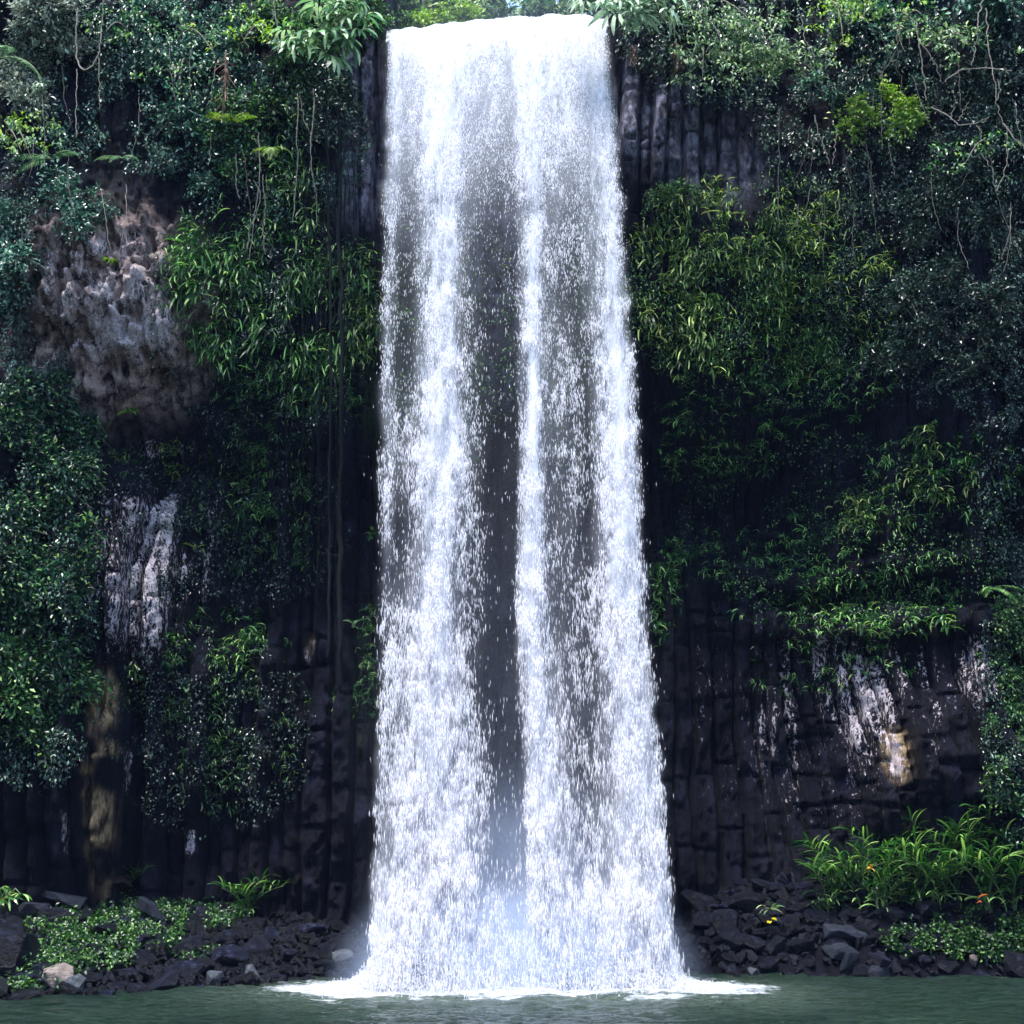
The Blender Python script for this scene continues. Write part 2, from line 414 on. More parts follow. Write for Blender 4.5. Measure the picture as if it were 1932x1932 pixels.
lich = (.80 * el(200, 545, 165, 120) + .52 * el(270, 680, 120, 90)) * (.55 + .45 * pits) \
     + .90 * el(250, 1085, 84, 165, 2.4, .4, 34) * sst(.30, .46, streak) * (.72 + .28 * ridge) + .70 * el(340, 1050, 70, 130, 3, .3) * sst(.46, .6, streak) * ridge \
     + .50 * el(1540, 1330, 120, 170, 2) * (.5 + .5 * ridge) * sst(.44, .60, streak) + .46 * el(1710, 1320, 90, 150, 2) * (.4 + .6 * ridge) * sst(.46, .60, streak) + .22 * el(1500, 1350, 260, 260, 2) + .55 * el(1692, 1425, 22, 38, 2, .5, 20) \
     + .7 * el(1850, 1270, 45, 80, 2, .4, 22) * sst(.4, .5, streak) + .8 * el(588, 1228, 9, 30, 2, .5, 16) + .8 * el(122, 1570, 12, 50, 2, .4, 6) \
     + .8 * el(358, 1590, 10, 26, 2, .4, 5) + .8 * el(240, 1450, 10, 50, 2, .4, 6) + .55 * el(300, 845, 60, 20, 2, .4, 6)
ochre = el(195, 1480, 27, 185, 2.5, .45, 22) * sst(.28, .45, fbm(V[:, 0] * 1.5, V[:, 2] * 1.2, 14, 3)) + .9 * el(1692, 1425, 30, 46, 2, .3, 10) + .8 * el(588, 1225, 8, 26, 2, .5, 16) + .7 * el(195, 1310, 30, 45, 2, .3, 8)
redm = 1.0 * el(205, 600, 190, 200, 2.5, .25)
pale = .9 * el(1200, 200, 110, 120) + 1.0 * el(690, 230, 60, 180, 3) + .4 * el(1350, 300, 100, 90) + .35 * el(930, 350, 200, 400)
moss = .9 * el(800, 700, 120, 230) + .8 * el(1100, 700, 80, 200) + .5 * el(690, 1300, 40, 160) + .25 * (1 - np.clip(redm + pale, 0, 1)) * sst(1150, 700, vv)
one = np.ones_like(uu)
m1 = np.stack([np.clip(lich, 0, 1.3), np.clip(ochre, 0, 1), np.clip(redm, 0, 1), one], -1)
m2 = np.stack([np.clip(moss, 0, 1), np.clip(pale, 0, 1), one * 0, one], -1)
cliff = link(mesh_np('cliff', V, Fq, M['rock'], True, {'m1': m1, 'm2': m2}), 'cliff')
tag(cliff, 'dark basalt cliff of upright columns behind the falls', None, None, 'structure')

# ------------------------------------------------------------------ pool
def shoreY(x):
    return np.interp(x, [-14, -9, -8.2, -6, -4.6, -3.4, -2.5, 3.4, 4.2, 14], [24.0, 24.3, 24.8, 26.2, 26.9, 28.4, 30.4, 30.6, 28.9, 28.7])
px_ = np.concatenate([-np.geomspace(90, 14, 14)[:-1], np.arange(-14, 14.01, .08), np.geomspace(14, 90, 14)[1:]])
py_ = np.concatenate([np.linspace(-40, 17.5, 24), np.arange(18, 33, .05), [34, 36]])
PX, PY = np.meshgrid(px_, py_, indexing='ij')
amp = sst(16, 21, PY) * sst(13.5, 11, np.abs(PX))
dist = np.sqrt(((PX - .2) / 4.0) ** 2 + ((PY - 26.6) / 2.0) ** 2)
PZ = amp * (.10 * (fbm(PX * 1.1, PY * 2.2, 1, 3) - .5) + .085 * (fbm(PX * 2.6 + 2, PY * 5.5, 4, 3) - .5)) * (1 + 1.2 * np.exp(-dist))
PZ += .10 * np.exp(-dist ** 2) * (fbm(PX * 2, PY * 3, 8, 3))
ub, vb = uv_of(PX, PY, 0 * PX)
dx = np.abs(PX - .15)
foam = (.75 + .5 * fbm(PX * .9, PY * 1.4, 3, 3)) * np.exp(-((PY - 26.3 + .8 * (fbm(PX * .8, PY * 0, 5, 3) - .5)) / 1.15) ** 2) * sst(5.4, 2.9, dx) * 1.7 + np.exp(-((PY - 27.6) / 1.6) ** 2) * sst(3.6, 2.4, dx)
foam = foam + .55 * np.exp(-((PY - 25.0) / 1.0) ** 2) * sst(5.5, 2.5, dx) * sst(.50, .62, fbm(PX * 1.6, PY * 4.5, 9, 4))
foam2 = np.exp(-((PY - 25.6) / 2.2) ** 2) * sst(7, 1.5, dx)
fa = np.stack([np.clip(foam, 0, 1.2), np.clip(foam2 * .8, 0, 1), foam * 0, foam * 0 + 1], -1).reshape(-1, 4)
Vp = np.stack([PX, PY, PZ], -1).reshape(-1, 3); I = np.arange(PX.size).reshape(PX.shape)
Fp = np.stack([I[:-1, :-1], I[1:, :-1], I[1:, 1:], I[:-1, 1:]], -1).reshape(-1, 4)
pool = link(mesh_np('pool_water', Vp, Fp, M['pool'], True, {'foam': fa}), 'pool_water')
tag(pool, 'murky green plunge pool', None, None, 'structure')

# ------------------------------------------------------------------ banks
def bank_top(x):
    return np.interp(x, [-14, -10, -8, -5, -3.4, -2.6, 3.2, 3.8, 5, 7, 10, 14], [2.0, 1.6, 1.5, 1.15, .75, .2, .6, 1.5, 1.7, 2.3, 2.8, 3.0])
def bank_z(x, Y):
    s = shoreY(x); c = np.minimum(31.4, depth(x, 1.5 + 0 * x, False) + .6)
    c = np.maximum(c, s + 1.5)
    t = np.clip((Y - s) / (c - s), -1.5, 1.6)
    return np.where(t < 0, t * .8, bank_top(x) * np.clip(t, 0, 1.3) ** .8) - .06
def bank(x0, x1, name, label):
    xs_ = np.arange(x0, x1, .12); ys_ = np.arange(22.5, 33.4, .12)
    A, B_ = np.meshgrid(xs_, ys_, indexing='ij')
    Z_ = bank_z(A, B_) + .22 * (fbm(A * 1.5, B_ * 1.5, 3, 4) - .5) - .05
    Vb = np.stack([A, B_, Z_], -1).reshape(-1, 3); I = np.arange(A.size).reshape(A.shape)
    Fb = np.stack([I[:-1, :-1], I[1:, :-1], I[1:, 1:], I[:-1, 1:]], -1).reshape(-1, 4)
    tag(link(mesh_np(name, Vb, Fb, M['soil'], True), name), label, None, None, 'structure')
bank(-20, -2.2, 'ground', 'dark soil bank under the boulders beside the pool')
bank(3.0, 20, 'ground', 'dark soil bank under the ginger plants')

# gorge slope that closes the pool behind the viewer
def gorge():
    th = np.linspace(R(148), R(392), 90); hh = np.linspace(0, 1, 24)
    A, H = np.meshgrid(th, hh, indexing='ij')
    rad = 38 + 16 * H + 3 * fbm(A * 6, H * 5, 2, 3)
    x = np.cos(A) * rad; y = -2 + np.sin(A) * rad * .95; z = -1 + 21 * H ** .9 + 2.5 * fbm(A * 9, H * 6, 7, 3)
    Vg = np.stack([x, y, z], -1).reshape(-1, 3); I = np.arange(A.size).reshape(A.shape)
    Fg = np.stack([I[:-1, :-1], I[1:, :-1], I[1:, 1:], I[:-1, 1:]], -1).reshape(-1, 4)
    tag(link(mesh_np('hills', Vg, Fg, M['forest'], True), 'hills'), 'forested gorge slope round the pool', None, None, 'structure')
gorge()

# ------------------------------------------------------------------ waterfall
RV = [40, 110, 200, 300, 400, 500, 600, 700, 800, 900, 1000, 1100, 1200, 1300, 1400, 1500, 1600, 1700, 1800, 1880]
EL = [734, 732, 728, 724, 720, 717, 714, 712, 711, 711, 712, 712, 712, 710, 707, 702, 698, 695, 692, 690]
ER = [1144, 1150, 1160, 1172, 1182, 1190, 1198, 1205, 1212, 1215, 1218, 1224, 1232, 1242, 1250, 1258, 1264, 1274, 1286, 1296]
# density across the falls, at stations of v (u, density)
DEN = {
 40:  [(730, .9), (750, 1.3), (790, 1.2), (850, 1.6), (930, 1.5), (960, 1.3), (1000, 1.7), (1090, 1.6), (1140, 1.0)],
 120: [(732, .8), (745, 1.1), (775, .45), (800, 1.1), (850, 1.3), (880, .8), (930, .55), (960, .45), (990, 1.2), (1050, .9), (1085, .6), (1120, .9), (1150, .8)],
 250: [(728, .6), (745, .8), (765, .38), (790, .45), (810, 1.1), (850, 1.0), (880, .5), (920, .30), (965, .26), (985, .9), (1010, .9), (1035, .5), (1090, .45), (1130, .75), (1160, .9), (1170, .5)],
 400: [(720, .5), (738, .6), (760, .25), (785, .35), (805, .8), (855, 1.1), (880, .4), (930, .16), (970, .18), (985, .6), (1010, 1.0), (1035, .4), (1090, .35), (1120, .7), (1160, 1.0), (1182, .5)],
 550: [(716, .35), (735, .5), (755, .14), (780, .2), (800, .7), (850, 1.0), (875, .35), (920, .13), (970, .12), (985, .5), (1005, 1.1), (1030, .45), (1090, .22), (1115, .5), (1150, 1.0), (1190, .5)],
 700: [(712, .3), (730, .6), (748, .2), (775, .2), (800, .8), (850, 1.0), (878, .35), (915, .13), (970, .07), (985, .5), (1005, 1.2), (1030, .5), (1080, .35), (1105, .2), (1130, .6), (1170, 1.2), (1205, .5)],
 850: [(711, .35), (735, .6), (752, .4), (775, .55), (800, .9), (860, 1.2), (885, .4), (915, .14), (930, .05), (975, .05), (988, .7), (1008, 1.2), (1030, .4), (1085, .35), (1110, .2), (1135, .7), (1175, 1.2), (1213, .4)],
 1000:[(711, .3), (730, .5), (750, .15), (775, .3), (800, .8), (840, 1.2), (860, .5), (895, .30), (915, .18), (930, .04), (972, .05), (985, .8), (1010, 1.1), (1035, .3), (1080, .35), (1110, .15), (1135, .6), (1170, 1.3), (1205, .9), (1218, .3)],
 1150:[(711, .25), (735, .4), (760, .4), (785, .8), (830, 1.3), (855, .7), (880, .25), (905, .25), (925, .03), (970, .03), (982, .9), (1005, 1.3), (1025, .5), (1060, .3), (1110, .25), (1140, .6), (1175, 1.3), (1205, .9), (1226, .3)],
 1300:[(710, .3), (735, .45), (760, .6), (795, .9), (840, 1.1), (865, .6), (890, .25), (915, .06), (975, .03), (992, .8), (1015, 1.2), (1040, .6), (1080, .3), (1120, .25), (1150, .6), (1190, 1.3), (1220, .9), (1242, .3)],
 1450:[(704, .3), (735, .45), (770, .7), (810, 1.1), (860, .8), (895, .5), (925, .18), (945, .04), (985, .05), (1000, .9), (1030, 1.1), (1055, .6), (1085, .22), (1120, .25), (1155, .6), (1200, 1.4), (1235, .8), (1257, .3)],
 1600:[(698, .3), (725, .5), (770, .8), (820, 1.3), (860, 1.1), (890, .5), (925, .2), (955, .06), (990, .10), (1005, .9), (1030, 1.2), (1060, .6), (1090, .3), (1130, .3), (1165, .7), (1210, 1.5), (1245, .9), (1266, .35)],
 1750:[(694, .5), (720, .8), (770, 1.0), (820, 1.4), (870, 1.1), (910, .5), (950, .35), (985, .35), (1005, 1.0), (1040, 1.2), (1080, .8), (1140, .6), (1175, 1.0), (1220, 1.5), (1255, 1.0), (1285, .4)],
 1870:[(690, 1.0), (720, 1.4), (780, 1.6), (870, 1.6), (940, 1.2), (1000, 1.4), (1080, 1.5), (1180, 1.5), (1260, 1.5), (1296, .9)],
}
gu = np.arange(680, 1310, 2.0); gv = np.arange(22, 1885, 3.0)
dv = np.array(sorted(DEN)); rows = []
for k_ in dv:
    a = np.array(DEN[k_]); rows.append(np.interp(gu, a[:, 0], a[:, 1], left=0, right=0))
rows = np.array(rows)
G = np.stack([np.interp(gv, dv, rows[:, i]) for i in range(len(gu))], 1)         # (nv, nu)
lipv = np.interp(gu, [735, 800, 850, 930, 1000, 1090, 1143], [58, 56, 47, 38, 32, 30, 38])
G *= (gv[:, None] > lipv[None, :] + 2)
jl = 26 * (fbm(gv / 30, gv * 0, 4, 3) - .5) * sst(60, 300, gv); jr = 26 * (fbm(gv / 30, gv * 0 + 9, 7, 3) - .5) * sst(60, 300, gv)
ed = sst(-8, 16, gu[None, :] - (np.interp(gv, RV, EL) + jl)[:, None]) * sst(-8, 18, (np.interp(gv, RV, ER) + jr)[:, None] - gu[None, :])
G *= ed
UG, VG = np.meshgrid(gu, gv)
big = fbm(UG / 26, VG / 60, 3, 3); sm = fbm(UG / 9, VG / 22, 6, 3)
tf = sst(560, 90, VG)                       # the top is solid white
G = np.clip(G, 0, None) ** (1.9 - .8 * tf)
G2 = G * np.clip(.25 + 3.2 * (big - .34), .10, 2.1) * (np.clip(.25 + 3.2 * (sm - .33), .05, 2.3) * (1 - tf * .5) + tf * .5) * (1 + .8 * tf)
G2 = np.clip(G2, 0, 1.9)

zl0 = 20.9
def fall_Y(z, jit):
    h = np.clip(zl0 - z, 0, None)
    return 28.75 - 1.22 * np.sqrt(2 * h / 9.8) + jit
def flecks(n, G_, wmin, wmax, lmin, lmax, thick, seed, edge=3.0):
    r = np.random.default_rng(seed)
    p = (G_ / G_.sum()).ravel(); cdf = np.cumsum(p)
    k = np.searchsorted(cdf, r.random(n)); k = np.clip(k, 0, p.size - 1)
    iv, iu = np.divmod(k, G_.shape[1])
    u = gu[iu] + r.uniform(-1, 1, n) + r.normal(0, edge, n) * (r.random(n) < .25); v = gv[iv] + r.uniform(-1.5, 1.5, n)
    z = np.full(n, 10.0); jit = r.normal(0, 1, n)
    for _ in range(4):
        h = np.clip(zl0 - z, 0, 20); Y = fall_Y(z, jit * thick * (.25 + h / 20)); x, z = at(u, v, Y)
    h = np.clip(zl0 - z, 0, 20)
    wd = r.uniform(wmin, wmax, n) * (.8 + .02 * h); ln = wd * r.uniform(lmin, lmax, n) * (.55 + .055 * h)
    ok = z > -.05
    x, Y, z, wd, ln, h = (q[ok] for q in (x, Y, z, wd, ln, h)); n = len(x)
    a = r.uniform(0, 2 * math.pi, n); ca, sa = np.cos(a), np.sin(a)
    P = np.stack([x, Y, z], -1)
    tilt = r.normal(0, .06, (n, 2)) * (1 + 2.5 * np.exp(-h / 3))[:, None]
    ax = np.stack([tilt[:, 0], -.06 + tilt[:, 1], np.ones(n)], -1)
    off = r.uniform(.2, .75, n)[:, None]
    t0 = P + ax * ln[:, None]; t1 = P - ax * (ln * .8)[:, None]
    mid = P + ax * (ln[:, None] * (off - .6))
    def side(c, s): return mid + np.stack([c * wd, s * wd, 0 * wd], -1)
    s0 = side(ca, sa); s1 = side(np.cos(a + 2.1), np.sin(a + 2.1)); s2 = side(np.cos(a + 4.2), np.sin(a + 4.2))
    VV = np.stack([t0, t1, s0, s1, s2], 1).reshape(-1, 3)
    b = (np.arange(n) * 5)[:, None, None]
    FF = (np.array([[0, 2, 3], [0, 3, 4], [0, 4, 2], [1, 3, 2], [1, 4, 3], [1, 2, 4]])[None] + b).reshape(-1, 3)
    return VV, FF
parts = [flecks(210000, G2, .0045, .010, 3, 7.5, .32, 1),
         flecks(42000, G2 ** 1.25, .009, .017, 2.6, 5.5, .28, 2),
         flecks(9000, np.clip(G2 - .35, 0, 2) ** 1.3, .016, .030, 2.4, 4.2, .22, 3),
         flecks(26000, G + .02 * ed, .004, .008, 3, 8, .6, 4, 14)]
VV = np.concatenate([p[0] for p in parts]); o_ = 0; FFs = []
for p in parts: FFs.append(p[1] + o_); o_ += len(p[0])
FF = np.concatenate(FFs)
fall = link(mesh_np('waterfall', VV, FF, M['drop'], True), 'waterfall')
tag(fall, 'tall white curtain waterfall dropping into the green pool', None, None, 'structure')

# thin sheets of falling water between the drops, real curved surfaces in front of one another
def veil_mat():
    m, t, o = nmat('water_veil')
    tc = N(t, 'ShaderNodeTexCoord'); P = tc.outputs['Object']
    a = N(t, 'ShaderNodeAttribute', attribute_name='dens'); sp = N(t, 'ShaderNodeSeparateColor'); t.links.new(a.outputs['Color'], sp.inputs[0])
    m1_ = N(t, 'ShaderNodeMapping'); m1_.inputs['Scale'].default_value = (1, .5, .22); t.links.new(P, m1_.inputs[0])
    f = mth(t, 'ADD', mth(t, 'MULTIPLY', noise(t, 6, 4, .6, m1_.outputs[0]), .9), mth(t, 'MULTIPLY', noise(t, 26, 4, .7, m1_.outputs[0]), .7))
    al = mth(t, 'MULTIPLY', mth(t, 'ADD', mth(t, 'SUBTRACT', f, 1.03), mth(t, 'MULTIPLY', sp.outputs[0], .40)), 2.4, clamp=True)
    al = mth(t, 'MULTIPLY', mth(t, 'ADD', al, sp.outputs[2]), sp.outputs[1], clamp=True)
    d = N(t, 'ShaderNodeBsdfDiffuse'); d.inputs[0].default_value = (.80, .80, .86, 1)
    tr = N(t, 'ShaderNodeBsdfTranslucent'); tr.inputs[0].default_value = (.80, .81, .88, 1)
    mx = N(t, 'ShaderNodeMixShader'); mx.inputs[0].default_value = .45
    t.links.new(d.outputs[0], mx.inputs[1]); t.links.new(tr.outputs[0], mx.inputs[2])
    tp = N(t, 'ShaderNodeBsdfTransparent'); m2 = N(t, 'ShaderNodeMixShader')
    t.links.new(al, m2.inputs[0]); t.links.new(tp.outputs[0], m2.inputs[1]); t.links.new(mx.outputs[0], m2.inputs[2])
    t.links.new(m2.outputs[0], o.inputs[0])
    return m
M['veil'] = veil_mat()
Gs = G.copy()
for _ in range(3):
    Gs[1:-1] = (Gs[:-2] + Gs[2:] + Gs[1:-1]) / 3; Gs[:, 1:-1] = (Gs[:, :-2] + Gs[:, 2:] + Gs[:, 1:-1]) / 3
for k, jt in enumerate((-.28, .0, .26)):
    UU, VV_ = np.meshgrid(gu[::2], gv[::2]); dn = Gs[::2, ::2]
    z = np.full(UU.shape, 10.0); wv = .5 * (fbm(UU / 22 + k * 9, VV_ / 130, 4 + k, 3) - .5)
    for _ in range(5):
        h = np.clip(zl0 - z, 0, 20); Y = fall_Y(z, (jt + wv) * (.3 + h / 20)); x, z = at(UU, VV_, Y)
    edv = np.clip(ed[::2, ::2] * 1.0, 0, 1) * (VV_ > np.interp(UU, gu, lipv) + 4)
    Vv = np.stack([x, Y, z], -1).reshape(-1, 3); I = np.arange(x.size).reshape(x.shape)
    Fv = np.stack([I[:-1, :-1], I[1:, :-1], I[1:, 1:], I[:-1, 1:]], -1).reshape(-1, 4)
    at_ = np.stack([np.clip(dn, 0, 1.4), edv * .78, .10 * np.clip(dn * 3, 0, 1) + .16 * sst(480, 120, VV_) + .10 * np.clip(dn * 3, 0, 1) * sst(1100, 1700, VV_) + .010, dn * 0 + 1], -1).reshape(-1, 4)
    v_ = link(mesh_np('water_veil', Vv, Fv, M['veil'], True, {'dens': at_}), 'water_veil', fall)

# smooth water on the lip, a rounded sheet that breaks up
def lip_sheet():
    xs_ = np.arange(LIPX0, LIPX1, .035); s_ = np.linspace(0, 1, 50)
    A, Sg = np.meshgrid(xs_, s_, indexing='ij')
    lz = lip_z(A)
    q = (Sg - .35) / .65
    Yb = np.where(Sg < .35, 28.75 + (1 - Sg / .35) * 6, 28.75 - 1.22 * np.sqrt(np.clip(q, 0, 1) * .85 * 2 / 9.8) - .05)
    dr = np.clip(q, 0, 1) * (.45 + .6 * fbm(A * 2.2, A * 0, 5, 3))
    Zb = np.where(Sg < .35, lz + .02 * (1 - Sg / .35) * 6, lz - dr)
    Zb = Zb + .07 * (fbm(A * 5, Sg * 8, 2, 3) - .5); Yb = Yb + .12 * (fbm(A * 6, Sg * 14, 6, 3) - .5)
    Vs = np.stack([A, Yb, Zb], -1).reshape(-1, 3); I = np.arange(A.size).reshape(A.shape)
    keep = (fbm(A * 9, Sg * 10, 9, 3) + .35 > Sg * 1.0 - .05)[:-1, :-1]
    Fs = np.stack([I[:-1, :-1], I[1:, :-1], I[1:, 1:], I[:-1, 1:]], -1)[keep].reshape(-1, 4)
    o = link(mesh_np('river_water', Vs, Fs, M['drop'], True), 'river_water')
    tag(o, 'white water curling over the cliff lip', None, None, 'structure')
lip_sheet()

# splash: low mounds of droplets where it lands
def splash():
    r = np.random.default_rng(8); n = 60000
    x = np.interp(r.random(n), [0, .06, .45, .55, .94, 1], [-3.0, -2.6, -.8, .6, 2.9, 3.35]) + r.normal(0, .2, n)
    Y = 26.4 + r.normal(0, .45, n) + .4 * (np.abs(x) > 3.2)
    hh = .34 * np.exp(-((np.abs(x - .15) / 2.75) ** 8)) + .008
    z = np.abs(r.normal(0, 1, n)) * hh * (.5 + fbm(x * 2, Y, 2, 2)) + .02
    s = r.uniform(.008, .022, n)
    d = r.normal(0, 1, (n, 5, 3)); d /= np.linalg.norm(d, axis=2, keepdims=True)
    base = np.array([[0, 0, 1.3], [0, 0, -1.3], [1, 0, 0], [-.5, .87, 0], [-.5, -.87, 0]])[None] + .3 * d
    VV = (np.stack([x, Y, z], -1)[:, None] + base * s[:, None, None]).reshape(-1, 3)
    FF = (np.array([[0, 2, 3], [0, 3, 4], [0, 4, 2], [1, 3, 2], [1, 4, 3], [1, 2, 4]])[None] + (np.arange(n) * 5)[:, None, None]).reshape(-1, 3)
    tag(link(mesh_np('splash_foam', VV, FF, M['drop'], True), 'splash_foam'), 'white splashing foam at the foot of the falls', None, None, 'stuff')
splash()

# spray: soft volumes with density falling off to nothing at their edges
def mist(name, loc, rad, dens, label, zfall=True, col=(.62, .74, 1.0)):
    m, t, o = nmat(name)
    tc = N(t, 'ShaderNodeTexCoord')
    ln = N(t, 'ShaderNodeVectorMath', operation='LENGTH'); t.links.new(tc.outputs['Object'], ln.inputs[0])
    f = mth(t, 'SUBTRACT', 1.0, ln.outputs['Value'], clamp=True)
    f = mth(t, 'POWER', f, 1.5)
    mp = N(t, 'ShaderNodeMapping'); mp.inputs['Scale'].default_value = (rad[0], rad[1], rad[2]); t.links.new(tc.outputs['Object'], mp.inputs[0])
    nz_ = noise(t, .8, 3, .6, mp.outputs[0])
    f = mth(t, 'MULTIPLY', f, mth(t, 'MULTIPLY', mth(t, 'SUBTRACT', nz_, .15), 2.2, clamp=False))
    pv = N(t, 'ShaderNodeVolumePrincipled'); pv.inputs['Color'].default_value = (*col, 1); pv.inputs['Anisotropy'].default_value = .1
    t.links.new(mth(t, 'MULTIPLY', f, dens), pv.inputs['Density'])
    t.links.new(pv.outputs[0], o.inputs['Volume'])
    bm = bmesh.new(); bmesh.ops.create_icosphere(bm, subdivisions=3, radius=1)
    me = bpy.data.meshes.new(name); bm.to_mesh(me); bm.free(); me.materials.append(m)
    ob = link(me, name, None, loc); ob.scale = rad
    tag(ob, label, None, None, 'stuff')
mist('mist', (.1, 28.2, .1), (3.4, 2.2, 4.4), 1.5, 'pale spray cloud at the foot of the falls')
mist('mist', (0, 28.9, 5.0), (4.0, 1.5, 8), .07, 'bluish spray hanging behind the falls')

mist('mist', (.1, 26.3, .1), (3.6, 1.3, 2.2), 3.2, 'white mist boiling up where the water lands')

mist('mist', (.1, 29.6, 21.2), (5.5, 3.0, 2.6), .035, 'thin haze added for the bright glow over the lip of the falls')  # volume added to give the lip its bright glow

# ------------------------------------------------------------------ plant templates (numpy)
def unit(a):
    return a / np.maximum(np.linalg.norm(a, axis=-1, keepdims=True), 1e-9)
def leaves_np(P, D, Nn, L, W, simple=False):
    """one folded leaf for each row"""
    D = unit(D); Sd = unit(np.cross(D, Nn)); Nn = unit(np.cross(Sd, D))
    L = L[:, None]; W = W[:, None]
    base = P; tip = P + D * L - Nn * L * .12
    lm = P + D * L * .45 + Sd * W * .5 + Nn * W * .12; rm = P + D * L * .45 - Sd * W * .5 + Nn * W * .12
    n = len(P)
    if simple:
        VV = np.stack([base, lm, tip, rm], 1).reshape(-1, 3)
        return VV, (np.array([[0, 1, 2], [0, 2, 3]])[None] + (np.arange(n) * 4)[:, None, None]).reshape(-1, 3)
    mid = P + D * L * .5
    VV = np.stack([base, lm, tip, rm, mid], 1).reshape(-1, 3)
    return VV, (np.array([[0, 1, 4], [1, 2, 4], [4, 2, 3], [0, 4, 3]])[None] + (np.arange(n) * 5)[:, None, None]).reshape(-1, 3)
def ribbons_np(P0, az, L, W, up, droop, K=6, roll=None):
    """arching strap leaves: start direction elevation `up`, bending down by `droop` radians over the length"""
    n = len(P0); s = np.linspace(0, 1, K + 1)
    e = up[:, None] - droop[:, None] * s[None, :] ** .8
    stp = L[:, None] / K
    hx = np.cos(e) * stp; hz = np.sin(e) * stp
    cx = np.concatenate([np.zeros((n, 1)), np.cumsum(hx[:, :-1], 1)], 1); cz = np.concatenate([np.zeros((n, 1)), np.cumsum(hz[:, :-1], 1)], 1)
    dirh = np.stack([np.cos(az), np.sin(az), 0 * az], -1)
    ctr = P0[:, None] + dirh[:, None] * cx[..., None] + np.array([0, 0, 1.0]) * cz[..., None]
    r = roll if roll is not None else np.zeros(n)
    side = np.stack([-np.sin(az) * np.cos(r), np.cos(az) * np.cos(r), np.sin(r)], -1)
    wp = np.sin(np.pi * np.clip(s * .92 + .06, 0, 1)) ** .6
    hw = W[:, None] * .5 * wp[None]
    A = ctr + side[:, None] * hw[..., None]; B_ = ctr - side[:, None] * hw[..., None]
    VV = np.stack([A, B_], 2).reshape(-1, 3)
    q = np.array([[2 * k, 2 * k + 1, 2 * k + 3, 2 * k + 2] for k in range(K)])
    q = np.concatenate([q[:, [0, 1, 2]], q[:, [0, 2, 3]]])
    FF = (q[None] + (np.arange(n) * 2 * (K + 1))[:, None, None]).reshape(-1, 3)
    return VV, FF
def tube_np(pts, rad, sides=6):
    pts = np.asarray(pts, float); n = len(pts); rad = np.broadcast_to(rad, n)
    tg = unit(np.gradient(pts, axis=0)); ref = np.array([.13, 1, .21])
    a = unit(np.cross(tg, ref)); b = np.cross(tg, a)
    th = np.linspace(0, 2 * math.pi, sides, endpoint=False)
    ring = pts[:, None] + rad[:, None, None] * (np.cos(th)[None, :, None] * a[:, None] + np.sin(th)[None, :, None] * b[:, None])
    VV = ring.reshape(-1, 3); f = []
    for i in range(n - 1):
        for j in range(sides):
            j2 = (j + 1) % sides
            f.append([i * sides + j, i * sides + j2, (i + 1) * sides + j2]); f.append([i * sides + j, (i + 1) * sides + j2, (i + 1) * sides + j])
    return VV, np.array(f)
def join(lst):
    o = 0; a, b = [], []
    for v_, f_ in lst:
        a.append(v_); b.append(f_ + o); o += len(v_)
    return np.concatenate(a), np.concatenate(b)

def t_hang_fern(seed, n=20):
    r = np.random.default_rng(seed)
    az = r.normal(-math.pi / 2, 1.0, n)
    P0 = r.normal(0, .12, (n, 3)) * [1.6, .4, 1.6]
    return ribbons_np(P0, az, r.uniform(.20, .46, n), r.uniform(.026, .038, n), r.uniform(-.9, .3, n), r.uniform(.75, 1.3, n), 6, r.normal(0, .2, n))
def t_arch_fern(seed, n=14):
    r = np.random.default_rng(seed)
    az = r.uniform(-math.pi, 0, n)
    P0 = r.normal(0, .05, (n, 3)) * [1.4, .4, 1]
    return ribbons_np(P0, az, r.uniform(.20, .38, n), r.uniform(.024, .034, n), r.uniform(.2, 1.3, n), r.uniform(1.7, 2.6, n), 6, r.normal(0, .4, n))
def t_shrub(seed, twigs=32, per=14, leaf=.105, flat=.7, rad=.55, simple=True, aspect=.5):
    """leafy twigs grown outward from the root, unequal in reach"""
    r = np.random.default_rng(seed)
    th = r.uniform(-math.pi, 0.25 * math.pi, twigs) if flat < .9 else r.uniform(-math.pi, math.pi, twigs)
    ph = r.normal(.25, .65, twigs)
    d = np.stack([np.cos(th) * np.cos(ph), np.sin(th) * np.cos(ph) * flat, np.sin(ph)], -1)
    reach = rad * r.uniform(.45, 1.25, twigs)
    s = r.uniform(.35, 1.0, (twigs, per))
    sag = -.28 * s ** 2
    P = d[:, None] * (reach[:, None] * s)[..., None]; P[..., 2] += sag * reach[:, None]
    P = P + r.normal(0, leaf * .55, P.shape)
    P = P.reshape(-1, 3); n = len(P)
    D = np.repeat(d, per, 0) * .7 + r.normal(0, .6, (n, 3)) + [0, -.2, -.35]
    Nn = r.normal(0, .45, (n, 3)) + [0, -.45, .9]
    L = leaf * r.uniform(.6, 1.35, n)
    VV, FF = leaves_np(P, D, Nn, L, L * aspect * r.uniform(.8, 1.2, n), simple)
    tw = []
    for k in range(0, twigs, 3):
        q = np.linspace(0, 1, 4)[:, None]; pts = d[k] * reach[k] * q; pts[:, 2] += (-.28 * q[:, 0] ** 2) * reach[k]
        tw.append(tube_np(pts, np.linspace(.010, .004, 4), 3))
    return (VV, FF), join(tw)
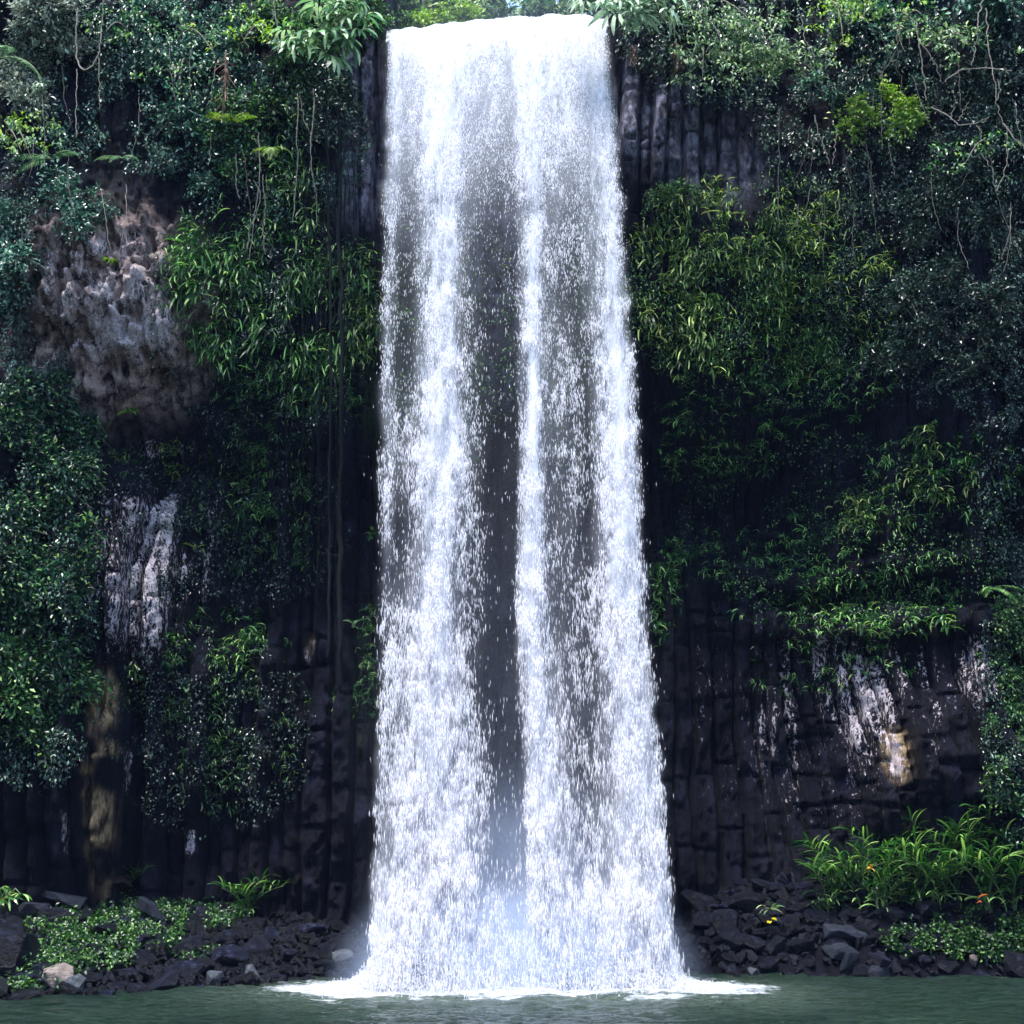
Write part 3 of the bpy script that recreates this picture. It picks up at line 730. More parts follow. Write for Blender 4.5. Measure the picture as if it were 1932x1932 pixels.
def t_ginger(seed, H=1.5):
    r = np.random.default_rng(seed); n = 19
    s = np.linspace(0, 1, 9); az = r.uniform(-math.pi, 0)
    lean = r.uniform(.5, 1.0)
    pts = np.stack([np.cos(az) * lean * H * s ** 1.8, np.sin(az) * lean * H * s ** 1.8 * .7, H * s * (1 - .35 * s)], -1)
    stem = tube_np(pts, np.linspace(.016, .006, 9), 5)
    q = np.linspace(.08, 1, n); P = np.stack([np.interp(q, s, pts[:, i]) for i in range(3)], -1)
    a = az + np.where(np.arange(n) % 2, .95, -.95) + r.normal(0, .25, n)
    a[-1] = az
    L = H * r.uniform(.34, .50, n) * (1.05 - .3 * np.abs(q - .6)); W = r.uniform(.036, .058, n)
    lv = ribbons_np(P, a, L, W, r.uniform(.75, 1.35, n), r.uniform(.9, 1.9, n), 6, r.normal(0, .3, n))
    return lv, stem
def t_pinnate(seed, L=.9, w=.16, arch=1.2, up=.5, pinw=.022, n=26):
    """a feather frond growing along +x and arching down: rachis with two rows of narrow leaflets"""
    r = np.random.default_rng(seed); s = np.linspace(0, 1, 14)
    e = up - arch * s; x = np.concatenate([[0], np.cumsum(np.cos(e[:-1]))]) * L / 13; z = np.concatenate([[0], np.cumsum(np.sin(e[:-1]))]) * L / 13
    pts = np.stack([x, 0 * x, z], -1); st = tube_np(pts, np.linspace(.008, .003, 14), 4)
    q = np.linspace(.12, .99, n); P = np.stack([np.interp(q, s, pts[:, i]) for i in range(3)], -1)
    lst = []
    ll = w * np.sin(np.pi * (q * .85 + .12)) + .02
    for sg in (-1, 1):
        D = np.stack([.45 + 0 * q, sg + 0 * q, -.25 + r.normal(0, .1, n)], -1)
        lst.append(leaves_np(P, D, np.tile([0, 0, 1.0], (n, 1)), ll, np.full(n, pinw), False))
    return join(lst), st
def t_lobed(seed, n=9, L=.42, W=.07):
    """big hand-like leaf: long lobes fanning from the stalk and drooping"""
    r = np.random.default_rng(seed)
    az = np.linspace(-2.2, 2.2, n) + r.normal(0, .08, n)
    P = np.zeros((n, 3)); P[:, 0] = .12 * np.cos(az); P[:, 1] = .05 * np.sin(az)
    return ribbons_np(P, az, L * (1 - .12 * np.abs(az)) * r.uniform(.85, 1.15, n), np.full(n, W) * r.uniform(.8, 1.2, n), r.uniform(-.1, .35, n), r.uniform(.7, 1.4, n), 5, r.normal(0, .25, n))

def in_ell(n, cu, cv, ru, rv, seed, pw=.5):
    r = np.random.default_rng(seed); a = r.uniform(0, 2 * math.pi, n); q = r.random(n) ** pw
    return cu + ru * q * np.cos(a), cv + rv * q * np.sin(a)
def xf(VV, rot, sc, loc):
    return VV @ np.array(Euler(rot).to_matrix()).T * sc + np.asarray(loc)
def bake(name, temps, us, vs, off, sc, mat, label, seed=0, tilt=.25, face=True):
    """one object holding a growth nobody could count"""
    r = np.random.default_rng(seed); x, Y, z = surf(us, vs, off)
    lst = []
    for i in range(len(us)):
        tv, tf = temps[i % len(temps)]
        lst.append((xf(tv, (r.normal(0, tilt), r.normal(0, tilt), r.normal(0, .5)), sc * r.uniform(.7, 1.3), (x[i], Y[i] - r.uniform(0, .1), z[i])), tf))
    a, b = join(lst)
    return tag(link(mesh_np(name, a, b, mat), name), label, None, None, 'stuff')

# ------------------------------------------------------------------ ferns
HF = [t_hang_fern(s) for s in range(6)]; AF = [t_arch_fern(s + 20) for s in range(6)]
ME = {}
def me_of(key, arr, mat):
    k = (key, mat.name)
    if k not in ME: ME[k] = mesh_np(key, arr[0], arr[1], mat)
    return ME[k]
FERNS = [  # cu, cv, ru, rv, n, kind, mat, scale, label, group
 (510, 550, 190, 150, 62, 'h', 'fern', 1.05, 'hanging strap fern in the green curtain left of the falls', 'strap ferns in the curtain left of the falls'),
 (385, 510, 60, 100, 14, 'h', 'fern', 1.05, 'hanging strap fern clump beside the pinkish rock outcrop', 'strap ferns beside the pinkish outcrop'),
 (680, 580, 34, 110, 20, 'h', 'fern_yellow', .9, 'strap fern clump hanging against the left edge of the falls', 'strap ferns at the left edge of the falls'),
 (530, 300, 60, 80, 12, 'h', 'fern', 1.0, 'long pale strap fern hanging among lianas above the green curtain', 'strap ferns among the lianas'),
 (1330, 520, 150, 160, 46, 'h', 'fern_yellow', 1.05, 'yellowish strap fern on the bright mound beside the falls', 'strap ferns on the mound right of the falls'),
 (1540, 520, 130, 190, 42, 'a', 'fern_yellow', 1.1, 'arching yellowish fern on rock right of the bright mound', 'arching ferns right of the bright mound'),
 (1440, 660, 190, 60, 24, 'a', 'fern', 1.0, 'dark arching fern clump on the brow over the black recess', 'ferns on the brow over the black recess'),
 (1770, 880, 95, 70, 18, 'a', 'fern_yellow', 1.3, 'large arching fern on the diagonal ledge beside the black recess', 'ferns on the diagonal ledge'),
 (1640, 960, 90, 50, 16, 'a', 'fern_yellow', 1.25, 'arching fern clump at the lower end of the diagonal ledge', 'ferns at the foot of the diagonal ledge'),
 (1690, 1140, 200, 55, 22, 'a', 'fern', 1.1, 'fern clump along the low shelf above the lichened columns', 'ferns along the shelf above the lichened columns'),
 (1370, 1050, 120, 60, 8, 'a', 'fern', .9, 'small fern clump on the dark rock right of the falls', 'small ferns on the dark rock right of the falls'),
 (470, 950, 120, 90, 12, 'a', 'fern', 1.0, 'fern clump on the dark rock below the green curtain', 'ferns below the green curtain'),
 (290, 870, 90, 30, 7, 'a', 'fern_yellow', 1.0, 'fern on the dark hollow lip below the pinkish outcrop', 'ferns on the lip of the dark hollow'),
 (440, 1240, 100, 70, 14, 'a', 'fern', 1.05, 'bright fern clump on the shelf right of the white lichen pillars', 'ferns on the shelf right of the lichen pillars'),
]
for zi, (cu, cv, ru, rv, n, kd, mt, sc, lb, gp) in enumerate(FERNS):
    T_ = HF if kd == 'h' else AF
    us, vs = in_ell(n * 3, cu, cv, ru, rv, 100 + zi, .6); kk = np.argsort(-fbm(us / 38, vs / 38, zi, 3))[:n]; us, vs = us[kk], vs[kk]; x, Y, z = surf(us, vs, .22)
    for i in range(n):
        o = link(me_of('%s_fern_%d' % (kd, i % 6), T_[i % 6], M[mt]), 'strap_fern', None, (x[i], Y[i], z[i]))
        o.rotation_euler = (random.gauss(0, .15), random.gauss(0, .2), random.gauss(0, .35)); s = sc * random.uniform(.75, 1.25); o.scale = (s, s, s)
        tag(o, lb, 'fern', gp)

def ragged(us, vs, seed, th=.5):
    k = fbm(us / 36, vs / 40, seed, 3) > th
    return us[k], vs[k]
def zone_pts(zs, seed):
    a, b = [], []
    for i, zz in enumerate(zs):
        u_, v_ = in_ell(zz[4], *zz[:4], seed * 50 + i, zz[5] if len(zz) > 5 else .6); a.append(u_); b.append(v_)
    return np.concatenate(a), np.concatenate(b)
SF = [t_hang_fern(s + 60, 9) for s in range(8)]; SA = [t_arch_fern(s + 70, 8) for s in range(8)]
us, vs = zone_pts([(520, 550, 210, 170, 420), (400, 450, 90, 130, 80), (640, 580, 75, 120, 190), (530, 320, 90, 120, 60), (560, 720, 150, 60, 60)], 1)
us, vs = ragged(us, vs, 1, .46)
bake('fern_fronds', SF, us, vs, .12, .8, M['fern'], 'curtain of hanging fern fronds left of the falls', 1, .2)
us, vs = zone_pts([(1330, 530, 160, 190, 300), (1500, 560, 210, 190, 300), (1500, 420, 90, 100, 50)], 2)
us, vs = ragged(us, vs, 2, .46)
bake('fern_fronds', SF + SA, us, vs, .12, .8, M['fern_yellow'], 'yellow-green fern fronds covering the rock right of the falls', 2, .25)
us, vs = zone_pts([(1500, 700, 260, 60, 100), (1330, 850, 120, 60, 40), (1780, 900, 150, 100, 120), (1600, 1000, 140, 50, 60), (1700, 1080, 200, 40, 70), (1620, 1150, 260, 55, 130), (1260, 1080, 25, 70, 30), (1560, 1260, 170, 60, 50), (1400, 1060, 150, 60, 70), (1350, 870, 120, 60, 50), (1250, 1130, 24, 90, 30), (1450, 780, 220, 50, 60)], 3)
bake('fern_fronds', SA, us, vs, .12, .75, M['fern'], 'scattered small ferns on the ledges of the right cliff', 3, .3)
us, vs = zone_pts([(470, 960, 150, 120, 160), (560, 1040, 60, 50, 50), (420, 1230, 130, 90, 150), (420, 1420, 150, 120, 160), (300, 1300, 80, 60, 60), (640, 1320, 60, 40, 30), (280, 870, 120, 40, 35), (700, 1250, 14, 120, 40), (540, 780, 140, 90, 110), (500, 900, 150, 80, 90)], 4)
bake('fern_fronds', SA, us, vs, .12, .7, M['fern'], 'dark ferns creeping over the lower left cliff', 4, .3)

# ------------------------------------------------------------------ shrubs
SH = [t_shrub(s) for s in range(6)]
SHB = [t_shrub(s + 30, 26, 12, .13, .7, .6, False, .55) for s in range(4)]           # broad leaf
SHF = [t_shrub(s + 40, 40, 15, .072, .7, .5, True, .5) for s in range(4)]          # fine leaf
def shrub(kind, i, mt, loc, s, lb, gp, cat='shrub', name='shrub'):
    src = {'n': SH, 'b': SHB, 'f': SHF}[kind]; k = i % len(src)
    e = empty(name, loc); e.rotation_euler = (0, random.gauss(0, .2), random.gauss(0, .5)); e.scale = (s, s * random.uniform(.8, 1.1), s * random.uniform(.8, 1.15))
    link(me_of('%s_foliage_%d' % (kind, k), src[k][0], M[mt]), 'foliage', e)
    link(me_of('%s_stems_%d' % (kind, k), src[k][1], M['twig']), 'stem', e)
    tag(e, lb, cat, gp)
SHR = [ # cu,cv,ru,rv,n,kind,mat,scale,off,label,group
 (75, 130, 90, 100, 14, 'n', 'leaf_grey', 1.0, .4, 'greyish shrub in the pale thicket of the top left corner', 'shrubs in the pale top left thicket'),
 (330, 80, 130, 75, 18, 'n', 'leaf_teal', .95, .35, 'blue-green leafy shrub hanging over the upper left rim', 'shrubs on the upper left rim'),
 (520, 110, 90, 110, 14, 'n', 'leaf_green', 1.0, .35, 'green leafy shrub on the rim beside the big lobed leaves', 'shrubs left of the lobed leaves'),
 (690, 20, 40, 35, 7, 'n', 'leaf_green', .9, .5, 'green shrub on the rim touching the left end of the lip', 'shrubs at the left end of the lip'),
 (625, 200, 45, 70, 9, 'n', 'leaf_dark', .85, .6, 'dark shrub round the tops of the two thick hanging roots', 'shrubs round the hanging roots'),
 (1880, 8, 60, 25, 8, 'n', 'leaf_teal', 1.0, .4, 'shrub along the top edge in the right corner', 'shrubs along the top edge in the right corner'),
 (60, 20, 70, 30, 7, 'n', 'leaf_grey', 1.1, .5, 'pale shrub along the top edge in the left corner', 'shrubs along the top edge in the left corner'),
 (380, 270, 80, 90, 14, 'n', 'leaf_teal', .85, .3, 'dark blue-green creeper shrub above the pinkish outcrop', 'creeper shrubs above the pinkish outcrop'),
 (440, 260, 50, 70, 8, 'b', 'leaf_green', .8, .4, 'bright broad-leaved shrub under the hanging dead frond', 'broad shrubs under the dead frond'),
 (145, 380, 55, 60, 7, 'b', 'leaf_teal', .8, .35, 'broad-leaved creeper hanging on the top of the pinkish outcrop', 'creepers on top of the pinkish outcrop'),
 (15, 500, 30, 110, 9, 'n', 'leaf_teal', 1.0, .4, 'dark shrub at the left edge beside the pinkish outcrop', 'shrubs beside the outcrop at the left edge'),
 (75, 850, 90, 130, 26, 'n', 'leaf_thicket', 1.1, .4, 'green shrub in the tall thicket below the pinkish outcrop', 'shrubs in the thicket below the outcrop'),
 (85, 1080, 95, 110, 24, 'n', 'leaf_thicket', 1.1, .4, 'small-leaved shrub in the thicket left of the white lichen pillars', 'shrubs left of the lichen pillars'),
 (80, 1300, 85, 90, 16, 'n', 'leaf_green', 1.1, .4, 'bright shrub in the thicket left of the ochre pillar', 'shrubs left of the ochre pillar'),
 (1290, 70, 120, 60, 12, 'n', 'leaf_dark', .9, .3, 'green shrub on the rim right of the falls under pale leaves', 'shrubs on the rim right of the falls'),
 (1620, 110, 130, 90, 14, 'n', 'leaf_teal', .9, .3, 'dark shrub high on the right rim left of the pale branches', 'shrubs high on the right rim'),
 (1650, 210, 70, 50, 9, 'b', 'leaf_lime', .75, .6, 'bright lime round-leaved shrub on the right cliff below the rim', 'lime shrubs on the right cliff'),
 (1830, 180, 100, 160, 15, 'n', 'leaf_dark', .9, .3, 'dark shrub tangled with bare pale branches in the upper right', 'shrubs among the bare branches'),
 (1800, 430, 130, 110, 22, 'f', 'leaf_dark', 1.1, .3, 'fine-leaved dark shrub on the right cliff below the bare branches', 'fine-leaved shrubs below the bare branches'),
 (1760, 620, 160, 90, 20, 'f', 'leaf_dark', 1.1, .3, 'fine-leaved dark shrub above the diagonal fern ledge', 'fine-leaved shrubs above the diagonal ledge'),
 (1905, 1330, 40, 200, 22, 'n', 'leaf_green', .85, .35, 'bright small-leaved shrub down the right edge beside lichened columns', 'shrubs down the right edge'),
 (1270, 380, 40, 25, 5, 'n', 'leaf_green', .7, .3, 'leafy shrub on top of the bright fern mound', 'shrubs on top of the fern mound'),
]
cnt = 0
for zi, (cu, cv, ru, rv, n, kd, mt, sc, off, lb, gp) in enumerate(SHR):
    us, vs = in_ell(n, cu, cv, ru, rv, 300 + zi); x, Y, z = surf(us, vs, off)
    for i in range(n):
        shrub(kd, cnt, mt, (x[i], Y[i], z[i]), sc * random.uniform(.7, 1.2), lb, gp); cnt += 1

# creeping foliage that reads as one mass
def creeper(zones, dens, mat, leaf, off, label, seed, thick=.25, aspect=.5, name='foliage'):
    r = np.random.default_rng(seed); us, vs = zone_pts(zones, seed)
    keep = fbm(us / 34, vs / 34, seed, 3) + r.normal(0, .06, len(us)) > dens
    us, vs = us[keep], vs[keep]; x, Y, z = surf(us, vs, .05, True); n = len(us)
    Y = Y - np.abs(r.normal(0, thick, n)) * (.4 + 1.2 * fbm(us / 20, vs / 20, seed + 3, 2))
    P = np.stack([x, Y, z], -1)
    D = r.normal(0, .7, (n, 3)) + [0, -.4, -.8]; Nn = r.normal(0, .5, (n, 3)) + [0, -.7, .7]
    L = leaf * r.uniform(.6, 1.4, n)
    a, b = leaves_np(P, D, Nn, L, L * aspect, True)
    tag(link(mesh_np(name, a, b, mat), name), label, None, None, 'stuff')
creeper([(330, 150, 300, 190, 24000), (560, 250, 150, 180, 8000)], .50, M['leaf_teal'], .085, .1, 'dark creepers over the upper left cliff', 5)
creeper([(30, 500, 45, 200, 3500), (60, 900, 130, 200, 12000), (70, 1250, 130, 250, 14000), (60, 700, 80, 60, 2500)], .45, M['leaf_dark'], .075, .1, 'dark small leaves down the left edge', 6)
creeper([(500, 600, 220, 260, 14000), (420, 1000, 250, 160, 7000), (400, 1380, 200, 200, 8000)], .47, M['leaf_dark'], .06, .1, 'small leaves between the ferns of the left cliff', 7)
creeper([(1400, 100, 240, 110, 9000), (1700, 200, 300, 220, 24000)], .50, M['leaf_dark'], .08, .1, 'dark creepers over the upper right cliff', 8)
creeper([(1750, 520, 260, 260, 34000), (1900, 800, 80, 300, 9000), (1900, 1300, 60, 300, 6000)], .50, M['leaf_dark'], .06, .1, 'fine dark leaves over the right cliff', 9)
creeper([(1450, 560, 280, 220, 16000), (1600, 1000, 330, 180, 9000)], .48, M['leaf_green'], .055, .1, 'small leaves between the ferns of the right cliff', 10)
creeper([(850, 640, 140, 260, 5000), (1090, 640, 100, 260, 4000)], .48, M['leaf_green'], .08, .1, 'wet leaves on the rock behind the falls', 12)

# ------------------------------------------------------------------ lianas and hanging roots
def smooth_path(p, n=26):
    p = np.asarray(p, float); d = np.concatenate([[0], np.cumsum(np.linalg.norm(np.diff(p, axis=0), axis=1))]); q = np.linspace(0, d[-1], n)
    P = np.stack([np.interp(q, d, p[:, i]) for i in range(p.shape[1])], -1)
    for _ in range(3):
        P[1:-1] = (P[:-2] + 2 * P[1:-1] + P[2:]) / 4
    return P
def liana(uvp, off, r0, r1, mat, label, name='liana', cat='liana', group=None, wob=.02, seed=0, sides=5):
    P = smooth_path(uvp, max(8, int(len(uvp) * 8))); n = len(P)
    x, Y, z = surf(P[:, 0], P[:, 1], off)
    Y = np.full(n, float(np.min(Y))) * .7 + Y * .3
    x, z = at(P[:, 0], P[:, 1], Y)
    q = np.arange(n) * .5
    x = x + wob * (fbm(q, q * 0 + seed, 3, 3) - .5) * 4
    a, b = tube_np(np.stack([x, Y, z], -1), np.linspace(r0, r1, n) * (1 + .3 * (fbm(q * 2, q * 0 + seed, 5, 2) - .5)), sides)
    tag(link(mesh_np(name, a, b, mat, True), name), label, cat, group)
liana([(145, 15), (143, 73), (145, 116), (156, 135), (175, 124), (186, 105), (193, 47), (196, -15)], .9, .022, .014, M['liana'], 'pale liana hanging in a U loop in the upper left', seed=1)
liana([(145, 130), (144, 200), (144, 258)], .9, .012, .008, M['liana'], 'thin liana tail hanging below the left side of the U loop', seed=2)
liana([(187, 109), (188, 160), (188, 204)], .9, .010, .006, M['liana'], 'thin liana tail hanging below the right side of the U loop', seed=3)
liana([(232, 150), (234, 210), (236, 266)], .8, .009, .006, M['liana_dark'], 'thin dark liana right of the U loop', seed=4)
liana([(513, -10), (524, 55), (526, 76)], 1.2, .016, .012, M['liana'], 'short pale stem above the green curtain left of the big lobed leaves', seed=5)
liana([(562, 175), (561, 250), (560, 327), (553, 418)], .9, .013, .009, M['liana'], 'long thin pale liana left of the tangled pair', seed=6)
liana([(591, 167), (593, 218), (586, 262), (588, 320), (597, 364), (597, 429)], .8, .015, .010, M['liana'], 'wavy liana just left of the two thick hanging roots', seed=7)
liana([(566, 180), (574, 230), (588, 255)], .8, .011, .008, M['liana'], 'short liana joining the wavy one from the upper left', seed=8)
liana([(398, 250), (396, 300), (392, 312)], .8, .010, .008, M['liana'], 'short liana under the dead hanging frond', seed=9)
liana([(445, 290), (446, 360), (452, 375)], .8, .011, .008, M['liana'], 'thin liana under the bright shrub left of the tangle', seed=10)
liana([(488, 250), (490, 345), (478, 420), (470, 490)], .7, .016, .009, M['bark'], 'brown liana in the tangle above the green fern curtain', seed=11)
liana([(496, 330), (500, 390), (495, 440), (500, 480)], .7, .012, .008, M['bark'], 'brown liana twisting right of the tangle', seed=12)
liana([(478, 340), (492, 362), (486, 400), (470, 430), (467, 470)], .75, .010, .007, M['bark'], 'curling brown liana left of the tangle', seed=13)
liana([(616, 190), (620, 400), (624, 700), (622, 1000), (620, 1240)], 1.2, .026, .034, M['liana_dark'], 'thinner of two thick grey roots hanging left of the falls', 'hanging_root', 'root', seed=14, sides=8, wob=.045)
liana([(640, 200), (642, 400), (644, 700), (642, 1000), (640, 1290)], 1.2, .036, .062, M['liana_dark'], 'thicker of two grey roots hanging left of the falls', 'hanging_root', 'root', seed=15, sides=8, wob=.045)
for k, (u_, v0, v1) in enumerate([(538, 700, 1050), (520, 500, 640), (570, 480, 900), (596, 430, 1000), (604, 300, 900), (628, 300, 620), (652, 330, 800), (664, 240, 560), (586, 700, 1000), (612, 250, 700), (575, 260, 480), (583, 240, 560), (608, 300, 560), (632, 240, 500), (648, 280, 700), (656, 260, 480), (670, 300, 620), (600, 600, 1150), (632, 700, 1180), (547, 560, 800)]):
    liana([(u_, v0), (u_ + 3, (v0 + v1) / 2), (u_ + random.uniform(-4, 4), v1)], 1.1, .009, .006, M['liana_dark'], 'thin dark aerial root hanging beside the two thick roots', 'aerial_root', 'root', 'thin aerial roots beside the thick ones', seed=20 + k)
RL = [([(1698, 19), (1729, 43), (1735, 97), (1745, 147), (1747, 190)], .020, 'bare pale stem dropping steeply through the upper right thicket'),
      ([(1737, 81), (1764, 116), (1776, 155)], .016, 'pale side stem slanting right off the steep bare stem'),
      ([(1857, -8), (1846, 31), (1842, 78), (1834, 124)], .018, 'pale curved stem left of the long one near the top right corner'),
      ([(1859, 15), (1865, 97), (1877, 155), (1881, 190)], .016, 'long pale stem nearest the top right corner'),
      ([(1780, 155), (1811, 132), (1861, 128), (1908, 134)], .015, 'bare branch running level across the upper right thicket'),
      ([(1756, 202), (1795, 221), (1807, 237), (1842, 233), (1865, 221)], .016, 'bare branch sagging below the level one in the upper right'),
      ([(1892, 233), (1912, 260), (1936, 278)], .018, 'bare branch leaving the frame on the right below the sagging one'),
      ([(1535, 217), (1543, 248), (1558, 287), (1566, 310)], .014, 'left stem of a V of lianas under the lime shrub'),
      ([(1578, 241), (1576, 279), (1570, 310)], .013, 'right stem of a V of lianas under the lime shrub'),
      ([(1512, 31), (1520, 78), (1535, 97), (1538, 113)], .011, 'short hooked liana high on the right rim'),
      ([(1469, 200), (1470, 320), (1470, 430)], .008, 'thin straight liana over the bare purple rock'),
      ([(1850, 287), (1873, 322), (1881, 361)], .012, 'left half of a hanging liana loop at the right edge'),
      ([(1881, 361), (1900, 310), (1900, 245)], .012, 'right half of a hanging liana loop at the right edge'),
      ([(1842, 236), (1852, 250), (1848, 270)], .014, 'short hook of bare stem below the sagging branch'),
      ([(1795, 221), (1802, 195), (1800, 178)], .010, 'bare twig rising from the left of the sagging branch'),
      ([(1808, 228), (1820, 205), (1826, 192)], .010, 'bare twig rising from the middle of the sagging branch'),
      ([(1726, 42), (1712, 60), (1716, 84)], .009, 'thin stem curling left off the steep bare stem'),
      ([(1693, 40), (1697, 78), (1708, 100), (1712, 94)], .010, 'thin bent stem left of the steep bare stem'),
      ([(1690, 30), (1692, 80), (1694, 110)], .008, 'thinnest straight stem left of the steep bare stem'),
      ([(1882, 150), (1886, 175), (1880, 190), (1890, 230)], .013, 'knotted brown stem beside the long pale stem')]
for k, (p, r0, lb) in enumerate(RL):
    liana(p, 1.15, r0, r0 * .6, M['liana'], lb, 'bare_branch' if 'branch' in lb or 'stem' in lb or 'twig' in lb else 'liana', 'branch' if 'branch' in lb or 'stem' in lb or 'twig' in lb else 'liana', seed=40 + k, wob=.03)
rr_ = random.Random(5)
for k in range(46):
    left = k < 18
    u_ = rr_.uniform(60, 700) if left else rr_.uniform(1480, 1925); v_ = rr_.uniform(0, 380 if left else 420); ln = rr_.uniform(40, 150)
    s_ = rr_.uniform(-18, 18) if left else rr_.uniform(-40, 40)
    liana([(u_, v_), (u_ + s_ * .3 + rr_.uniform(-5, 5), v_ + ln * .5), (u_ + s_, v_ + ln)], .7, .008, .005, M['liana'] if rr_.random() < .5 else M['twig'],
          'thin twiggy vine hanging over the upper %s cliff' % ('left' if left else 'right') if False else ('thin vine in the thicket above outcrop and fern curtain' if left else 'thin vine straggling through the thicket of bare branches'),
          'vine', 'vine', 'thin vines above the outcrop' if left else 'thin vines among the bare branches', seed=70 + k)

# ------------------------------------------------------------------ large-leaved and special plants
LOB = [t_lobed(s) for s in range(4)]
def lobed_plant(us, vs, off, sc, mat, label, name='lobed_leaf_plant', nleaf=8, spread=.55):
    x, Y, z = (float(q) for q in surf(np.array(us), np.array(vs), off))
    e = empty(name, (x, Y, z)); tag(e, label, 'plant')
    r = random.Random(int(us * 7 + vs))
    for k in range(nleaf):
        a = -math.pi / 2 + r.uniform(-1.5, 1.5); d = spread * r.uniform(.4, 1.0)
        p = (math.cos(a) * d, math.sin(a) * d * .6, r.uniform(-.35, .35) * spread * 1.6)
        lf = link(me_of('lobed_%d' % (k % 4), LOB[k % 4], mat), 'leaf', e, p)
        lf.rotation_euler = (r.gauss(0, .25), r.uniform(.15, .9), a + r.gauss(0, .3)); s = sc * r.uniform(.75, 1.2); lf.scale = (s, s, s)
        a_, b_ = tube_np([(0, 0, 0), (p[0] * .5, p[1] * .5, p[2] * .5 + .12), p], [.014, .011, .008], 4)
        link(mesh_np('stalk', a_, b_, M['stem'], True), 'stalk', e)
lobed_plant(560, 80, 1.5, 1.15, M['leaf_huge'], 'big lobed-leaf plant drooping over the rim left of the falls', nleaf=9)
lobed_plant(605, 95, 1.6, 1.35, M['leaf_huge'], 'largest lobed-leaf plant, nearest the left edge of the falls', nleaf=11)
lobed_plant(655, 40, 1.6, 1.2, M['leaf_huge'], 'lobed-leaf plant on the rim beside the top of the falls', nleaf=9)
lobed_plant(640, 10, 1.6, 1.1, M['leaf_huge'], 'lobed-leaf plant at the top edge just left of the falls', nleaf=8)
lobed_plant(1118, 8, 1.9, 1.0, M['leaf_mint'], 'pale mint lobed-leaf plant over the top right of the lip', nleaf=8, spread=.45)
lobed_plant(1180, 22, 1.7, 1.25, M['leaf_mint'], 'pale mint lobed-leaf plant drooping right of the lip', nleaf=9, spread=.5)
lobed_plant(1235, 5, 1.6, 1.15, M['leaf_mint'], 'pale mint lobed-leaf plant furthest from the lip', nleaf=8, spread=.5)
lobed_plant(80, 165, .8, .55, M['leaf_mint'], 'small pale whitish lobed leaf cluster in the grey thicket', nleaf=3, spread=.2)
lobed_plant(18, 1690, .8, .8, M['ginger'], 'palm-like bright leaf cluster on the left bank at the edge', nleaf=5, spread=.3)

PIN = [t_pinnate(s) for s in range(3)]
def fern_tree(u_, v_, off, sc, angs, mat, label, name='feather_fern'):
    x, Y, z = (float(q) for q in surf(np.array(u_), np.array(v_), off))
    e = empty(name, (x, Y, z)); tag(e, label, 'fern')
    for k, (a, tl) in enumerate(angs):
        f = link(me_of('pin_%d' % (k % 3), PIN[k % 3][0], mat), 'frond', e); f.rotation_euler = (0, R(tl), R(a)); f.scale = (sc, sc, sc)
        s_ = link(me_of('pinst_%d' % (k % 3), PIN[k % 3][1], M['stem']), 'stalk', e); s_.rotation_euler = f.rotation_euler; s_.scale = (sc, sc, sc)
fern_tree(95, 300, 1.0, 1.0, [(-150, 15), (-170, 30), (-30, 5), (-100, 30)], M['leaf_huge'], 'feathery fern with a bright hanging frond above the pinkish outcrop')
fern_tree(0, 110, 1.2, 1.6, [(-60, 20), (-20, 30), (-100, 30)], M['leaf_huge'], 'feathery palm-like frond entering at the left edge near the top')
fern_tree(438, 232, 1.0, .75, [(-160, -5), (-20, -5), (-90, 10), (-45, 0), (-130, 0)], M['leaf_lime'], 'bright flat feathery fern under the dead hanging frond')
fern_tree(230, 300, .9, .8, [(-140, 20), (-100, 30), (-40, 20)], M['leaf_huge'], 'dull feathery fern right of the bright hanging frond')
fern_tree(1870, 1110, .7, .9, [(-120, 20), (-60, 30), (-20, 10)], M['fern'], 'feathery fern on the shelf near the right edge')
fern_tree(515, 280, .9, .7, [(-150, 25), (-110, 40), (-70, 40), (-30, 25), (-90, 50)], M['leaf_lime'], 'bright lime fern tuft among the hanging straps')

# dead hanging frond
def dead_frond(u_, v0, v1, sc, label):
    r = np.random.default_rng(int(u_)); n = 70
    x0, Y0, z0 = (float(q) for q in surf(np.array(u_), np.array(v0), 1.0)); z1 = float(at(u_, v1, Y0)[1]); L = z0 - z1
    e = empty('dead_frond', (x0, Y0, z0)); tag(e, label, 'dead frond')
    q = np.linspace(0, 1, 8); a, b = tube_np(np.stack([.05 * np.sin(q * 3), 0 * q, -L * q], -1), np.linspace(.018, .006, 8), 5)
    link(mesh_np('midrib', a, b, M['dead'], True), 'midrib', e)
    s = r.uniform(.02, .95, n); P = np.stack([.05 * np.sin(s * 3), 0 * s, -L * s], -1)
    az = r.uniform(-math.pi, math.pi, n)
    a, b = ribbons_np(P, az, r.uniform(.18, .36, n) * sc, r.uniform(.012, .025, n), r.uniform(-1.3, -.3, n), r.uniform(.2, 1.0, n), 4)
    link(mesh_np('leaflets', a, b, M['dead']), 'leaflets', e)
dead_frond(425, 98, 205, 1, 'pinkish brown dead frond hanging in the upper left thicket')
dead_frond(1192, 85, 115, .6, 'small brown dead frond under the pale mint leaves')
dead_frond(1275, 78, 130, .8, 'orange-brown dead frond right of the pale rock')

